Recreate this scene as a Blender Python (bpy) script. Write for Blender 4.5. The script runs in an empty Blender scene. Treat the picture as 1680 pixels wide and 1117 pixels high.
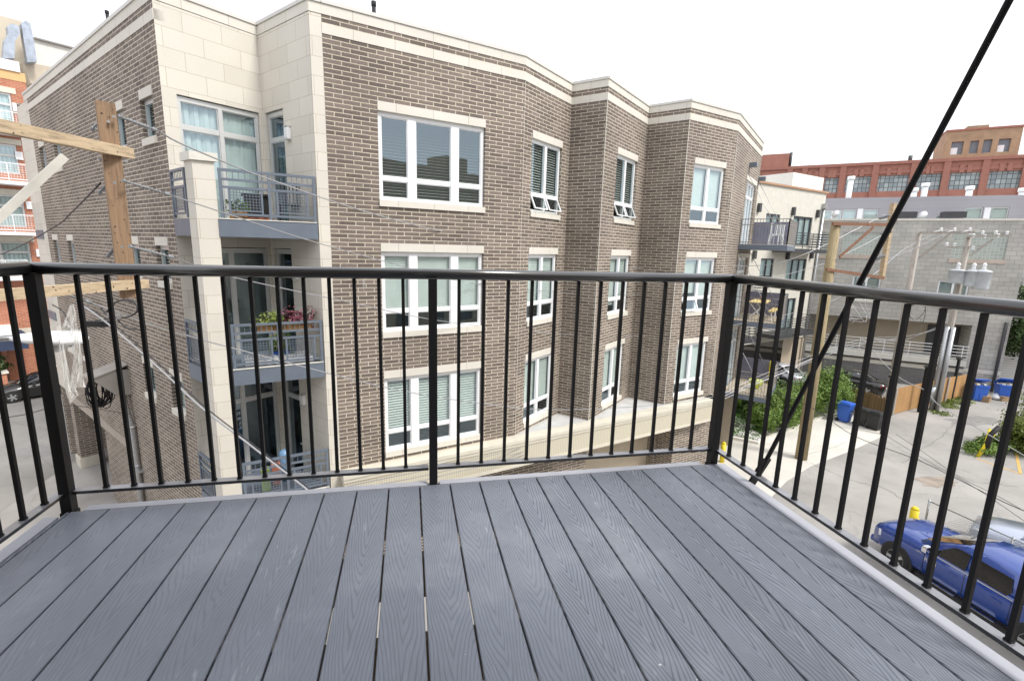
import bpy, bmesh, math, random
from mathutils import Vector, Matrix
R = math.radians
random.seed(7)
scene = bpy.context.scene
# ------------------------------------------------------------------ camera
EYE = Vector((0, 0, 9.85))
FPX = 791.745; CX, CY = 840.0, 558.5
PITCH, ROLL, YAW = R(10.9095), R(1.5697), R(12.2078)
def _m3(a): return Matrix(a)
_cy, _sy = math.cos(YAW), math.sin(YAW)
_cp, _sp = math.cos(PITCH), math.sin(PITCH)
_cr, _sr = math.cos(ROLL), math.sin(ROLL)
M = _m3(((_cr, -_sr, 0), (_sr, _cr, 0), (0, 0, 1))) @ _m3(((1, 0, 0), (0, _cp, -_sp), (0, _sp, _cp))) @ \
    _m3(((1, 0, 0), (0, 0, -1), (0, 1, 0))) @ _m3(((_cy, -_sy, 0), (_sy, _cy, 0), (0, 0, 1)))
cam_d = bpy.data.cameras.new('camera'); cam = bpy.data.objects.new('camera', cam_d)
scene.collection.objects.link(cam); scene.camera = cam
cam_d.sensor_width = 36; cam_d.lens = 36 * FPX / 1680; cam_d.clip_start = 0.02; cam_d.clip_end = 2000
mw = Matrix.Identity(4)
for i in range(3):
    mw[i][0] = M[0][i]; mw[i][1] = -M[1][i]; mw[i][2] = -M[2][i]; mw[i][3] = EYE[i]
cam.matrix_world = mw
# ------------------------------------------------------------------ world, sun, exposure
SUN_AZ, SUN_EL = R(134), R(50)
w = bpy.data.worlds.new('World'); scene.world = w; w.use_nodes = True
nt = w.node_tree; nt.nodes.clear()
wo = nt.nodes.new('ShaderNodeOutputWorld'); bg = nt.nodes.new('ShaderNodeBackground')
sky = nt.nodes.new('ShaderNodeTexSky'); sky.sky_type = 'NISHITA'; sky.sun_disc = False
sky.sun_elevation = SUN_EL; sky.sun_rotation = SUN_AZ; sky.air_density = 1.0; sky.dust_density = 4.0
mx = nt.nodes.new('ShaderNodeMixRGB'); mx.inputs[0].default_value = 0.86   # overcast: cloud cover over the clear sky
mx.inputs[2].default_value = (9.6, 9.8, 10.3, 1)
nt.links.new(sky.outputs[0], mx.inputs[1]); nt.links.new(mx.outputs[0], bg.inputs[0])
bg.inputs[1].default_value = 0.1; nt.links.new(bg.outputs[0], wo.inputs[0])
sd = bpy.data.lights.new('sun', 'SUN'); sd.energy = 1.9; sd.angle = R(14); sd.color = (1, .965, .91)
so = bpy.data.objects.new('sun', sd); scene.collection.objects.link(so)
sdir = Vector((math.sin(SUN_AZ) * math.cos(SUN_EL), math.cos(SUN_AZ) * math.cos(SUN_EL), math.sin(SUN_EL)))
so.rotation_euler = sdir.to_track_quat('Z', 'Y').to_euler()
vs = scene.view_settings; vs.view_transform = 'Standard'; vs.look = 'None'; vs.gamma = 1; vs.use_curve_mapping = False
vs.exposure = 0.74
# ------------------------------------------------------------------ photo ray -> world point on a known plane
def ray(px, py):
    return M.transposed() @ Vector(((px - CX) / FPX, (py - CY) / FPX, 1.0))
def on_z(px, py, z):
    r = ray(px, py); return EYE + r * ((z - EYE.z) / r.z)
def at_depth(px, py, d):
    return EYE + ray(px, py) * d
class Fr:
    """vertical wall frame: u along the wall (left to right as seen), d outward, z up"""
    def __init__(s, o, az):
        s.o = Vector((o[0], o[1], 0)); s.az = az
        s.t = Vector((math.sin(az), math.cos(az), 0)); s.n = Vector((s.t.y, -s.t.x, 0))
    def P(s, u, d, z): return s.o + s.t * u + s.n * d + Vector((0, 0, z))
    def uz(s, px, py, d=0):
        r = ray(px, py); o = s.o + s.n * d - EYE; k = s.n.dot(Vector((o.x, o.y, 0))) / s.n.dot(r)
        p = EYE + r * k; return ((p - s.o).dot(s.t), p.z)
    def at(s, u, d=0):
        p = s.P(u, d, 0); return Fr((p.x, p.y), s.az)
W0 = Fr((0, 0), R(90))      # u = X, d = -Y
# ------------------------------------------------------------------ object helpers
C = scene.collection
def tag(o, label=None, cat=None, group=None, kind=None):
    if label: o['label'] = label
    if cat: o['category'] = cat
    if group: o['group'] = group
    if kind: o['kind'] = kind
    return o
def thing(name, label, cat, loc=(0, 0, 0), group=None, rz=0):
    o = bpy.data.objects.new(name, None); C.objects.link(o); o.location = loc; o.rotation_euler = (0, 0, rz)
    o.empty_display_size = .2
    return tag(o, label, cat, group)
def empty(name, parent):
    o = bpy.data.objects.new(name, None); C.objects.link(o); o.parent = parent; return o
def gmat(o):
    m = Matrix.Translation(o.location) @ o.rotation_euler.to_matrix().to_4x4()
    return gmat(o.parent) @ m if o.parent else m
class MB:
    """collects faces in world space (or in the thing's own space) into ONE mesh"""
    def __init__(s): s.v = []; s.f = []; s.m = []; s.sm = []; s.cm = 0; s.smooth = False; s.X = None
    def vert(s, p):
        p = Vector(p)
        if s.X is not None: p = s.X @ p
        s.v.append(p); return len(s.v) - 1
    def face(s, pts):
        s.f.append([s.vert(p) for p in pts]); s.m.append(s.cm); s.sm.append(s.smooth)
    def idx(s, ids): s.f.append(list(ids)); s.m.append(s.cm); s.sm.append(s.smooth)
    def box(s, fr, u0, u1, d0, d1, z0, z1):
        if u0 > u1: u0, u1 = u1, u0
        if d0 > d1: d0, d1 = d1, d0
        if z0 > z1: z0, z1 = z1, z0
        P = fr.P; a = [P(u0, d1, z0), P(u1, d1, z0), P(u1, d0, z0), P(u0, d0, z0), P(u0, d1, z1), P(u1, d1, z1), P(u1, d0, z1), P(u0, d0, z1)]
        i = [s.vert(p) for p in a]
        for q in ((0, 1, 5, 4), (1, 2, 6, 5), (2, 3, 7, 6), (3, 0, 4, 7), (4, 5, 6, 7), (3, 2, 1, 0)): s.idx([i[k] for k in q])
    def b(s, x0, x1, y0, y1, z0, z1): s.box(W0, x0, x1, -y0, -y1, z0, z1)
    def rbox(s, fr, u0, u1, d0, d1, z0, z1, bv):
        """box with chamfered long edges (along its longest side stays simple): 8-gon section in d,z"""
        if d0 > d1: d0, d1 = d1, d0
        sec = [(d0 + bv, z0), (d1 - bv, z0), (d1, z0 + bv), (d1, z1 - bv), (d1 - bv, z1), (d0 + bv, z1), (d0, z1 - bv), (d0, z0 + bv)]
        A = [s.vert(fr.P(u0, d, z)) for d, z in sec]; B = [s.vert(fr.P(u1, d, z)) for d, z in sec]
        for k in range(8): j = (k + 1) % 8; s.idx((A[k], B[k], B[j], A[j]))
        s.idx(A); s.idx(B[::-1])
    def prism(s, poly, z0, z1):
        n = len(poly)
        A = [s.vert((p[0], p[1], z0)) for p in poly]; B = [s.vert((p[0], p[1], z1)) for p in poly]
        for k in range(n): j = (k + 1) % n; s.idx((A[k], A[j], B[j], B[k]))
        s.idx(A[::-1]); s.idx(B)
    def bar(s, p, q, w, h=None, up=(0, 0, 1)):
        """rectangular bar between two points"""
        p = Vector(p); q = Vector(q); h = h or w; d = (q - p).normalized(); up = Vector(up)
        if abs(d.dot(up)) > .98: up = Vector((1, 0, 0)) if abs(d.x) < .9 else Vector((0, 1, 0))
        a = d.cross(up).normalized() * w / 2; c = a.cross(d).normalized() * h / 2
        i = [s.vert(x) for x in (p - a - c, p + a - c, p + a + c, p - a + c, q - a - c, q + a - c, q + a + c, q - a + c)]
        for k in ((0, 1, 2, 3), (7, 6, 5, 4), (0, 4, 5, 1), (1, 5, 6, 2), (2, 6, 7, 3), (3, 7, 4, 0)): s.idx([i[j] for j in k])
    def tube(s, pts, r, n=8, cap=True):
        pts = [Vector(p) for p in pts]; rs = r if isinstance(r, (list, tuple)) else [r] * len(pts)
        rings = []; up = None
        for k, p in enumerate(pts):
            d = (pts[min(k + 1, len(pts) - 1)] - pts[max(k - 1, 0)]).normalized()
            if up is None: up = Vector((0, 0, 1)) if abs(d.z) < .9 else Vector((1, 0, 0))
            a = d.cross(up).normalized(); c = a.cross(d).normalized(); up = c
            rings.append([s.vert(p + (a * math.cos(2 * math.pi * j / n) + c * math.sin(2 * math.pi * j / n)) * rs[k]) for j in range(n)])
        sm = s.smooth; s.smooth = True
        for A, B in zip(rings, rings[1:]):
            for j in range(n): l = (j + 1) % n; s.idx((A[j], A[l], B[l], B[j]))
        s.smooth = sm
        if cap: s.idx(rings[0][::-1]); s.idx(rings[-1])
    def lathe(s, c, prof, n=12, axis=(0, 0, 1)):
        """profile [(r, h)] turned about an axis through c"""
        ax = Vector(axis).normalized(); a = ax.orthogonal().normalized(); b2 = ax.cross(a)
        rings = [[s.vert(Vector(c) + ax * h + (a * math.cos(2 * math.pi * j / n) + b2 * math.sin(2 * math.pi * j / n)) * r) for j in range(n)] for r, h in prof]
        sm = s.smooth; s.smooth = True
        for A, B in zip(rings, rings[1:]):
            for j in range(n): l = (j + 1) % n; s.idx((A[j], A[l], B[l], B[j]))
        s.smooth = sm
        s.idx(rings[0][::-1]); s.idx(rings[-1])
    def wall(s, fr, u0, u1, z0, z1, holes=(), rev=.14, d=0):
        """front skin at d with rectangular openings and their reveals"""
        us = sorted({u0, u1} | {h[0] for h in holes} | {h[1] for h in holes}); zs = sorted({z0, z1} | {h[2] for h in holes} | {h[3] for h in holes})
        for a, b in zip(us, us[1:]):
            run = None
            for c, e in zip(zs, zs[1:]):
                um, zm = (a + b) / 2, (c + e) / 2
                if any(h[0] < um < h[1] and h[2] < zm < h[3] for h in holes): continue
                s.face([fr.P(a, d, c), fr.P(b, d, c), fr.P(b, d, e), fr.P(a, d, e)])
        for h in holes:
            a, b, c, e = h[:4]; r = d - (h[4] if len(h) > 4 else rev); P = fr.P
            s.face([P(a, d, c), P(a, d, e), P(a, r, e), P(a, r, c)]); s.face([P(b, d, c), P(b, r, c), P(b, r, e), P(b, d, e)])
            s.face([P(a, d, c), P(a, r, c), P(b, r, c), P(b, d, c)]); s.face([P(a, d, e), P(b, d, e), P(b, r, e), P(a, r, e)])
    def build(s, name, mats, parent=None, label=None):
        if not isinstance(mats, (list, tuple)): mats = [mats]
        me = bpy.data.meshes.new(name); vs_ = s.v
        if parent is not None and s.X is None:
            inv = gmat(parent).inverted(); vl = [inv @ v for v in vs_]
        else: vl = vs_
        me.from_pydata([tuple(v) for v in vl], [], s.f); me.update()
        for m_ in mats: me.materials.append(m_)
        me.polygons.foreach_set('material_index', s.m); me.polygons.foreach_set('use_smooth', s.sm)
        uv = me.uv_layers.new(name='UVMap').data
        for p in me.polygons:
            a, b_, c_ = (vs_[p.vertices[k]] for k in (0, 1, 2))
            n = Vector((0, 0, 0)); vv = [vs_[k] for k in p.vertices]
            for k in range(len(vv)): n += vv[k].cross(vv[(k + 1) % len(vv)])
            n = n.normalized() if n.length > 1e-12 else Vector((0, 0, 1))
            if abs(n.z) > .7:
                for li in p.loop_indices: v = vs_[me.loops[li].vertex_index]; uv[li].uv = (v.x, v.y)
            else:
                t = Vector((0, 0, 1)).cross(n).normalized()
                if abs(t.x) > abs(t.y) * .01 and t.x < 0 or (abs(t.x) <= abs(t.y) * .01 and t.y < 0): t = -t
                for li in p.loop_indices: v = vs_[me.loops[li].vertex_index]; uv[li].uv = (v.dot(t), v.z)
        o = bpy.data.objects.new(name, me); C.objects.link(o)
        if parent is not None: o.parent = parent
        if label: o['label'] = label
        return o
def dup(root, loc=None, rz=None, label=None, group=None):
    r = root.copy(); C.objects.link(r)
    if loc is not None: r.location = loc
    if rz is not None: r.rotation_euler = (0, 0, rz)
    if label: r['label'] = label
    if group: r['group'] = group
    for ch in root.children:
        c = ch.copy(); C.objects.link(c); c.parent = r
        for g in ch.children:
            d = g.copy(); C.objects.link(d); d.parent = c
    return r
# ------------------------------------------------------------------ materials
def newmat(name):
    m = bpy.data.materials.new(name); m.use_nodes = True; n = m.node_tree
    return m, n, n.nodes['Principled BSDF']
def N(n, t, **k):
    x = n.nodes.new(t)
    for a, b_ in k.items():
        if a.startswith('i_'): x.inputs[a[2:].replace('_', ' ')].default_value = b_
        else: setattr(x, a, b_)
    return x
def L(n, a, b_): n.links.new(a, b_)
def rgb(c): return (*c, 1)
def ramp(n, src, stops):
    r = n.nodes.new('ShaderNodeValToRGB'); e = r.color_ramp.elements
    while len(e) > 1: e.remove(e[-1])
    e[0].position = stops[0][0]; e[0].color = rgb(stops[0][1])
    for p, c in stops[1:]: q = e.new(p); q.color = rgb(c)
    L(n, src, r.inputs[0]); return r
def plain(name, col, rough=.6, metal=0, var=.12, scale=3, bump=0, bscale=40, coat=0):
    m, n, p = newmat(name); p.inputs['Roughness'].default_value = rough; p.inputs['Metallic'].default_value = metal
    p.inputs['Coat Weight'].default_value = coat
    tc = N(n, 'ShaderNodeTexCoord'); ns = N(n, 'ShaderNodeTexNoise', i_Scale=scale, i_Detail=6.0)
    L(n, tc.outputs['Object'], ns.inputs['Vector'])
    lo = tuple(c * (1 - var) for c in col); hi = tuple(min(1, c * (1 + var)) for c in col)
    r = ramp(n, ns.outputs['Fac'], [(.3, lo), (.7, hi)]); L(n, r.outputs[0], p.inputs['Base Color'])
    if bump:
        nb = N(n, 'ShaderNodeTexNoise', i_Scale=bscale, i_Detail=4.0); L(n, tc.outputs['Object'], nb.inputs['Vector'])
        bp = N(n, 'ShaderNodeBump', i_Strength=bump, i_Distance=.01); L(n, nb.outputs['Fac'], bp.inputs['Height']); L(n, bp.outputs[0], p.inputs['Normal'])
    return m
def brick(name, c1, c2, mortar, bw, rh, ms=.011, off=.5, zoff=0, rough=.85, var=.25, bump=.5, dist=.01, stain=0.0, bias=0.0, smooth=.1, streak=0.0):
    m, n, p = newmat(name); p.inputs['Roughness'].default_value = rough
    uv = N(n, 'ShaderNodeUVMap'); mp = N(n, 'ShaderNodeMapping'); mp.inputs['Location'].default_value = (0, -zoff, 0)
    L(n, uv.outputs[0], mp.inputs[0])
    b = N(n, 'ShaderNodeTexBrick', offset=off)
    for k, v in (('Scale', 1.0), ('Mortar Size', ms), ('Mortar Smooth', smooth), ('Bias', bias), ('Brick Width', bw), ('Row Height', rh)): b.inputs[k].default_value = v
    b.inputs['Color1'].default_value = rgb(c1); b.inputs['Color2'].default_value = rgb(c2); b.inputs['Mortar'].default_value = rgb(mortar)
    L(n, mp.outputs[0], b.inputs[0])
    ns = N(n, 'ShaderNodeTexNoise', i_Scale=14.0, i_Detail=8.0, i_Roughness=.7); mp2 = N(n, 'ShaderNodeMapping'); mp2.inputs['Scale'].default_value = (1, 3, 1)
    L(n, uv.outputs[0], mp2.inputs[0]); L(n, mp2.outputs[0], ns.inputs[0])
    n2 = N(n, 'ShaderNodeTexNoise', i_Scale=.55, i_Detail=4.0); L(n, uv.outputs[0], n2.inputs[0])
    r1 = N(n, 'ShaderNodeMapRange'); r1.inputs[1].default_value = .3; r1.inputs[2].default_value = .7; r1.inputs[3].default_value = 1 - var; r1.inputs[4].default_value = 1 + var
    L(n, ns.outputs[0], r1.inputs[0])
    r2 = N(n, 'ShaderNodeMapRange'); r2.inputs[1].default_value = .35; r2.inputs[2].default_value = .65; r2.inputs[3].default_value = 1 - stain; r2.inputs[4].default_value = 1 + stain * .5
    L(n, n2.outputs[0], r2.inputs[0])
    mu = N(n, 'ShaderNodeMath', operation='MULTIPLY'); L(n, r1.outputs[0], mu.inputs[0]); L(n, r2.outputs[0], mu.inputs[1])
    vm = N(n, 'ShaderNodeVectorMath', operation='SCALE'); L(n, b.outputs['Color'], vm.inputs[0]); L(n, mu.outputs[0], vm.inputs['Scale'])
    last = vm.outputs[0]
    if streak:   # pale lime streaks washed down the face
        n3 = N(n, 'ShaderNodeTexNoise', i_Scale=1.0, i_Detail=3.0); mp3 = N(n, 'ShaderNodeMapping'); mp3.inputs['Scale'].default_value = (5.5, .7, 1)
        L(n, uv.outputs[0], mp3.inputs[0]); L(n, mp3.outputs[0], n3.inputs[0])
        r3 = N(n, 'ShaderNodeMapRange'); r3.inputs[1].default_value = .69; r3.inputs[2].default_value = .78; r3.inputs[3].default_value = 0; r3.inputs[4].default_value = streak
        L(n, n3.outputs[0], r3.inputs[0]); m3 = N(n, 'ShaderNodeMixRGB'); L(n, r3.outputs[0], m3.inputs[0]); L(n, last, m3.inputs[1]); m3.inputs[2].default_value = (.6, .6, .6, 1); last = m3.outputs[0]
    L(n, last, p.inputs['Base Color'])
    if bump:
        inv = N(n, 'ShaderNodeMath', operation='SUBTRACT'); inv.inputs[0].default_value = 1; L(n, b.outputs['Fac'], inv.inputs[1])
        ad = N(n, 'ShaderNodeMath', operation='MULTIPLY_ADD'); L(n, ns.outputs[0], ad.inputs[0]); ad.inputs[1].default_value = .25; L(n, inv.outputs[0], ad.inputs[2])
        bp = N(n, 'ShaderNodeBump', i_Strength=bump, i_Distance=dist); L(n, ad.outputs[0], bp.inputs['Height']); L(n, bp.outputs[0], p.inputs['Normal'])
    return m
def glass_mat(name, tint=(.83, .895, .875), refl=.35, rough=.0):
    m = bpy.data.materials.new(name); m.use_nodes = True; n = m.node_tree; n.nodes.clear()
    o = N(n, 'ShaderNodeOutputMaterial'); mix = N(n, 'ShaderNodeMixShader'); tr = N(n, 'ShaderNodeBsdfTransparent'); gl = N(n, 'ShaderNodeBsdfGlossy')
    tr.inputs[0].default_value = rgb(tint); gl.inputs[0].default_value = (.74, .90, 1, 1); gl.inputs['Roughness'].default_value = rough
    lw = N(n, 'ShaderNodeLayerWeight', i_Blend=.5); pw_ = N(n, 'ShaderNodeMath', operation='POWER'); pw_.inputs[1].default_value = 4.0; L(n, lw.outputs['Facing'], pw_.inputs[0])
    tc = N(n, 'ShaderNodeTexCoord'); ns = N(n, 'ShaderNodeTexNoise', i_Scale=1.2); L(n, tc.outputs['Object'], ns.inputs[0])
    bp = N(n, 'ShaderNodeBump', i_Strength=.06, i_Distance=.02); L(n, ns.outputs[0], bp.inputs['Height']); L(n, bp.outputs[0], gl.inputs['Normal'])
    ma = N(n, 'ShaderNodeMath', operation='MULTIPLY_ADD'); ma.inputs[1].default_value = .8; ma.inputs[2].default_value = .20; ma.use_clamp = True
    L(n, pw_.outputs[0], ma.inputs[0]); L(n, ma.outputs[0], mix.inputs[0]); L(n, tr.outputs[0], mix.inputs[1]); L(n, gl.outputs[0], mix.inputs[2]); L(n, mix.outputs[0], o.inputs[0])
    return m
MT = {}
MT['brick'] = brick('taupe_brick', (.228, .183, .157), (.130, .103, .089), (.60, .545, .43), .4064, .10165, ms=.0098, zoff=.002, var=.30, stain=.16, streak=.35, bump=.6)
MT['stone'] = brick('cream_cast_stone', (.67, .635, .56), (.615, .58, .51), (.43, .37, .28), .81, .4066, ms=.005, zoff=.1, var=.05, stain=.05, bump=.15)
MT['stone_plain'] = plain('pale_limestone', (.665, .64, .575), .8, var=.06, scale=4, bump=.1)
MT['stone_joint'] = brick('jointed_limestone', (.67, .64, .57), (.64, .61, .54), (.40, .36, .29), .975, 30, ms=.006, off=0, var=.05, stain=.06, bump=.15)
MT['cap'] = plain('coping_metal', (.60, .585, .55), .5, var=.04)
MT['white'] = plain('white_vinyl', (.80, .81, .82), .35, var=.03)
MT['alu'] = plain('window_aluminium', (.60, .61, .60), .35, .3, var=.05)
MT['glass'] = glass_mat('window_glass')
MT['blind'] = plain('blind_slats', (.82, .84, .81), .6, var=.05)
MT['curtain'] = plain('vertical_blind', (.66, .72, .72), .8, var=.08)
MT['curtain_dark'] = plain('grey_curtain', (.16, .18, .18), .8, var=.15)
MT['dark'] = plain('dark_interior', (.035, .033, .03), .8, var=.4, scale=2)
MT['blue'] = plain('blue_grey_paint', (.138, .165, .205), .45, var=.07)
MT['tan'] = plain('tan_paint', (.46, .40, .31), .6, var=.07)
MT['beam'] = plain('tan_beam_paint', (.36, .31, .26), .6, var=.08)
MT['cream'] = plain('cream_paint', (.62, .585, .49), .6, var=.06)
MT['roof'] = plain('grey_membrane', (.52, .52, .51), .7, var=.12, scale=2)
MT['black'] = plain('black_powder_coat', (.009, .009, .010), .5, var=.15, bump=.03, bscale=200); MT['black'].node_tree.nodes['Principled BSDF'].inputs['Specular IOR Level'].default_value = .3
MT['gloss'] = plain('black_gloss_paint', (.009, .009, .010), .4, var=.15, coat=1.0)
MT['gloss'].node_tree.nodes['Principled BSDF'].inputs['Coat Roughness'].default_value = .13; MT['gloss'].node_tree.nodes['Principled BSDF'].inputs['Coat IOR'].default_value = 1.6
MT['sky_sheen'] = plain('black_paint_sky_sheen', (.19, .19, .205), .35, var=.2, scale=14, coat=.6)  # bottom rail tops: sky reflection put into a paler paint colour
MT['rubber'] = plain('black_rubber', (.015, .015, .015), .7, var=.2)
MT['steel'] = plain('galvanised_steel', (.45, .46, .47), .38, .75, var=.15, scale=12)
MT['greybox'] = plain('grey_painted_steel', (.25, .235, .215), .5, var=.08)
# ================================================================== own deck
DZ = 9.85 - 1.138
def deck_mat(name='composite_board', k_=1.0):
    m, n, p = newmat(name); p.inputs['Roughness'].default_value = .42
    tc = N(n, 'ShaderNodeTexCoord'); oi = N(n, 'ShaderNodeObjectInfo'); sx = N(n, 'ShaderNodeSeparateXYZ'); L(n, tc.outputs['Object'], sx.inputs[0])
    def MA(op, a, b_=None, c=None):
        x = N(n, 'ShaderNodeMath', operation=op)
        for k, v in enumerate((a, b_, c)):
            if v is None: continue
            if isinstance(v, (int, float)): x.inputs[k].default_value = v
            else: L(n, v, x.inputs[k])
        return x.outputs[0]
    off = MA('MULTIPLY', oi.outputs['Random'], 37.0)
    yo = MA('ADD', sx.outputs['Y'], off)
    cv = N(n, 'ShaderNodeCombineXYZ'); L(n, MA('MULTIPLY', sx.outputs['X'], 6.0), cv.inputs[0]); L(n, MA('MULTIPLY', yo, 1.5), cv.inputs[1]); L(n, off, cv.inputs[2])
    ns = N(n, 'ShaderNodeTexNoise', i_Scale=1.0, i_Detail=2.5, i_Roughness=.55); L(n, cv.outputs[0], ns.inputs[0])
    # heart line of each cathedral wanders sideways
    cv2 = N(n, 'ShaderNodeCombineXYZ'); L(n, MA('MULTIPLY', yo, .9), cv2.inputs[1]); L(n, off, cv2.inputs[0])
    n2 = N(n, 'ShaderNodeTexNoise', i_Scale=1.0, i_Detail=1.0); L(n, cv2.outputs[0], n2.inputs[0])
    xc = MA('ADD', sx.outputs['X'], MA('MULTIPLY', MA('SUBTRACT', n2.outputs[0], .5), .07))
    ab = MA('ABSOLUTE', xc)
    par = MA('POWER', MA('MULTIPLY', ab, 1 / .07), 1.12)
    ph = MA('ADD', MA('MULTIPLY', yo, 14.0), MA('ADD', MA('MULTIPLY', par, -6.0), MA('MULTIPLY', ns.outputs[0], 9.5)))
    sn = MA('SINE', MA('MULTIPLY', ph, 6.2832))
    ln = MA('POWER', MA('MULTIPLY_ADD', sn, .5, .5), 2.8)            # 1 on raised latewood
    cv3 = N(n, 'ShaderNodeCombineXYZ'); L(n, MA('MULTIPLY', sx.outputs['X'], 260.0), cv3.inputs[0]); L(n, MA('MULTIPLY', yo, 14.0), cv3.inputs[1])
    fib = N(n, 'ShaderNodeTexNoise', i_Scale=1.0, i_Detail=3.0); L(n, cv3.outputs[0], fib.inputs[0])
    dirt = N(n, 'ShaderNodeTexNoise', i_Scale=2.2, i_Detail=7.0, i_Roughness=.65); L(n, tc.outputs['Object'], dirt.inputs[0])
    wv = N(n, 'ShaderNodeVectorMath', operation='ADD'); L(n, tc.outputs['Object'], wv.inputs[0]); L(n, oi.outputs['Location'], wv.inputs[1]); L(n, wv.outputs[0], dirt.inputs[0])
    base = ramp(n, ln, [(0, tuple(.188 * c for c in (.91, 1, 1.19))), (.5, tuple((.188 - .022 * k_) * c for c in (.91, 1, 1.19))), (1, tuple((.188 - .085 * k_) * c for c in (.91, 1, 1.2)))])
    sp = N(n, 'ShaderNodeTexNoise', i_Scale=38.0, i_Detail=2.0); L(n, wv.outputs[0], sp.inputs[0])
    f = MA('MULTIPLY', MA('MULTIPLY_ADD', dirt.outputs[0], .55, .72), MA('MULTIPLY_ADD', fib.outputs[0], .4, .8))
    f = MA('MULTIPLY', f, MA('MULTIPLY_ADD', oi.outputs['Random'], .12, .94))
    vm = N(n, 'ShaderNodeVectorMath', operation='SCALE'); L(n, base.outputs[0], vm.inputs[0]); L(n, f, vm.inputs['Scale'])
    dust = N(n, 'ShaderNodeMapRange'); dust.inputs[1].default_value = .53; dust.inputs[2].default_value = .72; dust.inputs[3].default_value = 0; dust.inputs[4].default_value = .24
    L(n, dirt.outputs[0], dust.inputs[0]); mm = N(n, 'ShaderNodeMixRGB'); L(n, dust.outputs[0], mm.inputs[0]); L(n, vm.outputs[0], mm.inputs[1]); mm.inputs[2].default_value = (.34, .345, .36, 1)
    spk = N(n, 'ShaderNodeMapRange'); spk.inputs[1].default_value = .77; spk.inputs[2].default_value = .79; spk.inputs[3].default_value = 0; spk.inputs[4].default_value = .8
    L(n, sp.outputs[0], spk.inputs[0]); m2 = N(n, 'ShaderNodeMixRGB'); L(n, spk.outputs[0], m2.inputs[0]); L(n, mm.outputs[0], m2.inputs[1]); m2.inputs[2].default_value = (.6, .6, .6, 1)
    sc_ = N(n, 'ShaderNodeTexNoise', i_Scale=1.0, i_Detail=2.0, i_Distortion=.6); mps = N(n, 'ShaderNodeMapping'); mps.inputs['Scale'].default_value = (60, 9, 1); mps.inputs['Rotation'].default_value = (0, 0, .5); L(n, wv.outputs[0], mps.inputs[0]); L(n, mps.outputs[0], sc_.inputs[0])
    ar = N(n, 'ShaderNodeTexNoise', i_Scale=3.1, i_Detail=1.0); L(n, wv.outputs[0], ar.inputs[0])
    s1_ = N(n, 'ShaderNodeMapRange'); s1_.inputs[1].default_value = .60; s1_.inputs[2].default_value = .72; L(n, sc_.outputs[0], s1_.inputs[0]); s2_ = N(n, 'ShaderNodeMapRange'); s2_.inputs[1].default_value = .56; s2_.inputs[2].default_value = .68; L(n, ar.outputs[0], s2_.inputs[0])
    m3 = N(n, 'ShaderNodeMixRGB'); L(n, MA('MULTIPLY', MA('MULTIPLY', s1_.outputs[0], s2_.outputs[0]), .45), m3.inputs[0]); L(n, m2.outputs[0], m3.inputs[1]); m3.inputs[2].default_value = (.42, .43, .45, 1)
    L(n, m3.outputs[0], p.inputs['Base Color'])
    L(n, MA('MULTIPLY_ADD', ln, .22, .36), p.inputs['Roughness'])
    bp = N(n, 'ShaderNodeBump', i_Strength=.5 * k_, i_Distance=.001); L(n, MA('ADD', MA('MULTIPLY', ln, -1.0), MA('MULTIPLY', fib.outputs[0], .35)), bp.inputs['Height']); L(n, bp.outputs[0], p.inputs['Normal'])
    return m
MT['board'] = deck_mat(); MT['board_mid'] = deck_mat('composite_board_half_glare', .55); MT['board_glare'] = deck_mat('composite_board_glare', .25)  # middle and left boards: grain weakened in the colour to imitate glare
MT['flash'] = plain('edge_flashing', (.40, .41, .45), .6, .0, var=.05, scale=9)
deck = thing('balcony_deck', 'dark blue grey composite board deck filling the foreground', 'deck', (0, 0, DZ))
Y0, Y1 = -.35, 2.188
def board(xa, xb):
    b_ = MB(); b_.X = Matrix.Identity(4); w_ = (xb - xa) / 2; e = .0025; t = .024
    sec = [(-w_, -t), (-w_, -e), (-w_ + e, 0), (w_ - e, 0), (w_, -e), (w_, -t)]
    A = [b_.vert((x, Y0, z)) for x, z in sec]; B = [b_.vert((x, Y1, z)) for x, z in sec]
    for k in range(6): j = (k + 1) % 6; b_.idx((A[k], A[j], B[j], B[k])[::-1])
    b_.idx(A); b_.idx(B[::-1])
    o = b_.build('deck_board', MT['board'], deck); o.location = ((xa + xb) / 2, 0, 0); return o
GAP = .0066
x = 1.621; board(1.626 + GAP / 2 - .003, 1.6235) if False else None
edges = [1.6225, 1.626 - .0]
xs = [1.6235]; k = 0
first = board(1.626 - .1443 + GAP / 2 + .001, 1.6225)
proto = None
for k in range(1, 22):
    xb = 1.626 - .1443 * k - GAP / 2; xa = 1.626 - .1443 * (k + 1) + GAP / 2
    if xa < -1.42:
        board(-1.416, xb); break
    if proto is None: proto = board(xa, xb)
    else:
        o = proto.copy(); C.objects.link(o); o.parent = deck; o.location = ((xa + xb) / 2, 0, 0)
        o.material_slots[0].link = 'OBJECT'; o.material_slots[0].material = MT['board'] if xa > .35 else MT['board_mid'] if xa > -.25 else MT['board_glare']
m = MB()
for (a, b_) in ((-1.36, .075), (.135, 1.565)): m.b(a, b_, 2.196, 2.238, DZ - .012, DZ - .002)
m.b(-1.36, 1.565, 2.222, 2.238, DZ - .06, DZ - .0125)
m.build('edge_flashing', MT['flash'], deck)
m = MB(); m.b(1.6315, 1.692, -.35, 2.19, DZ - .012, DZ - .003); m.b(1.68, 1.692, -.35, 2.19, DZ - .07, DZ - .0125)
m.build('edge_flashing', MT['flash'], deck)
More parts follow.
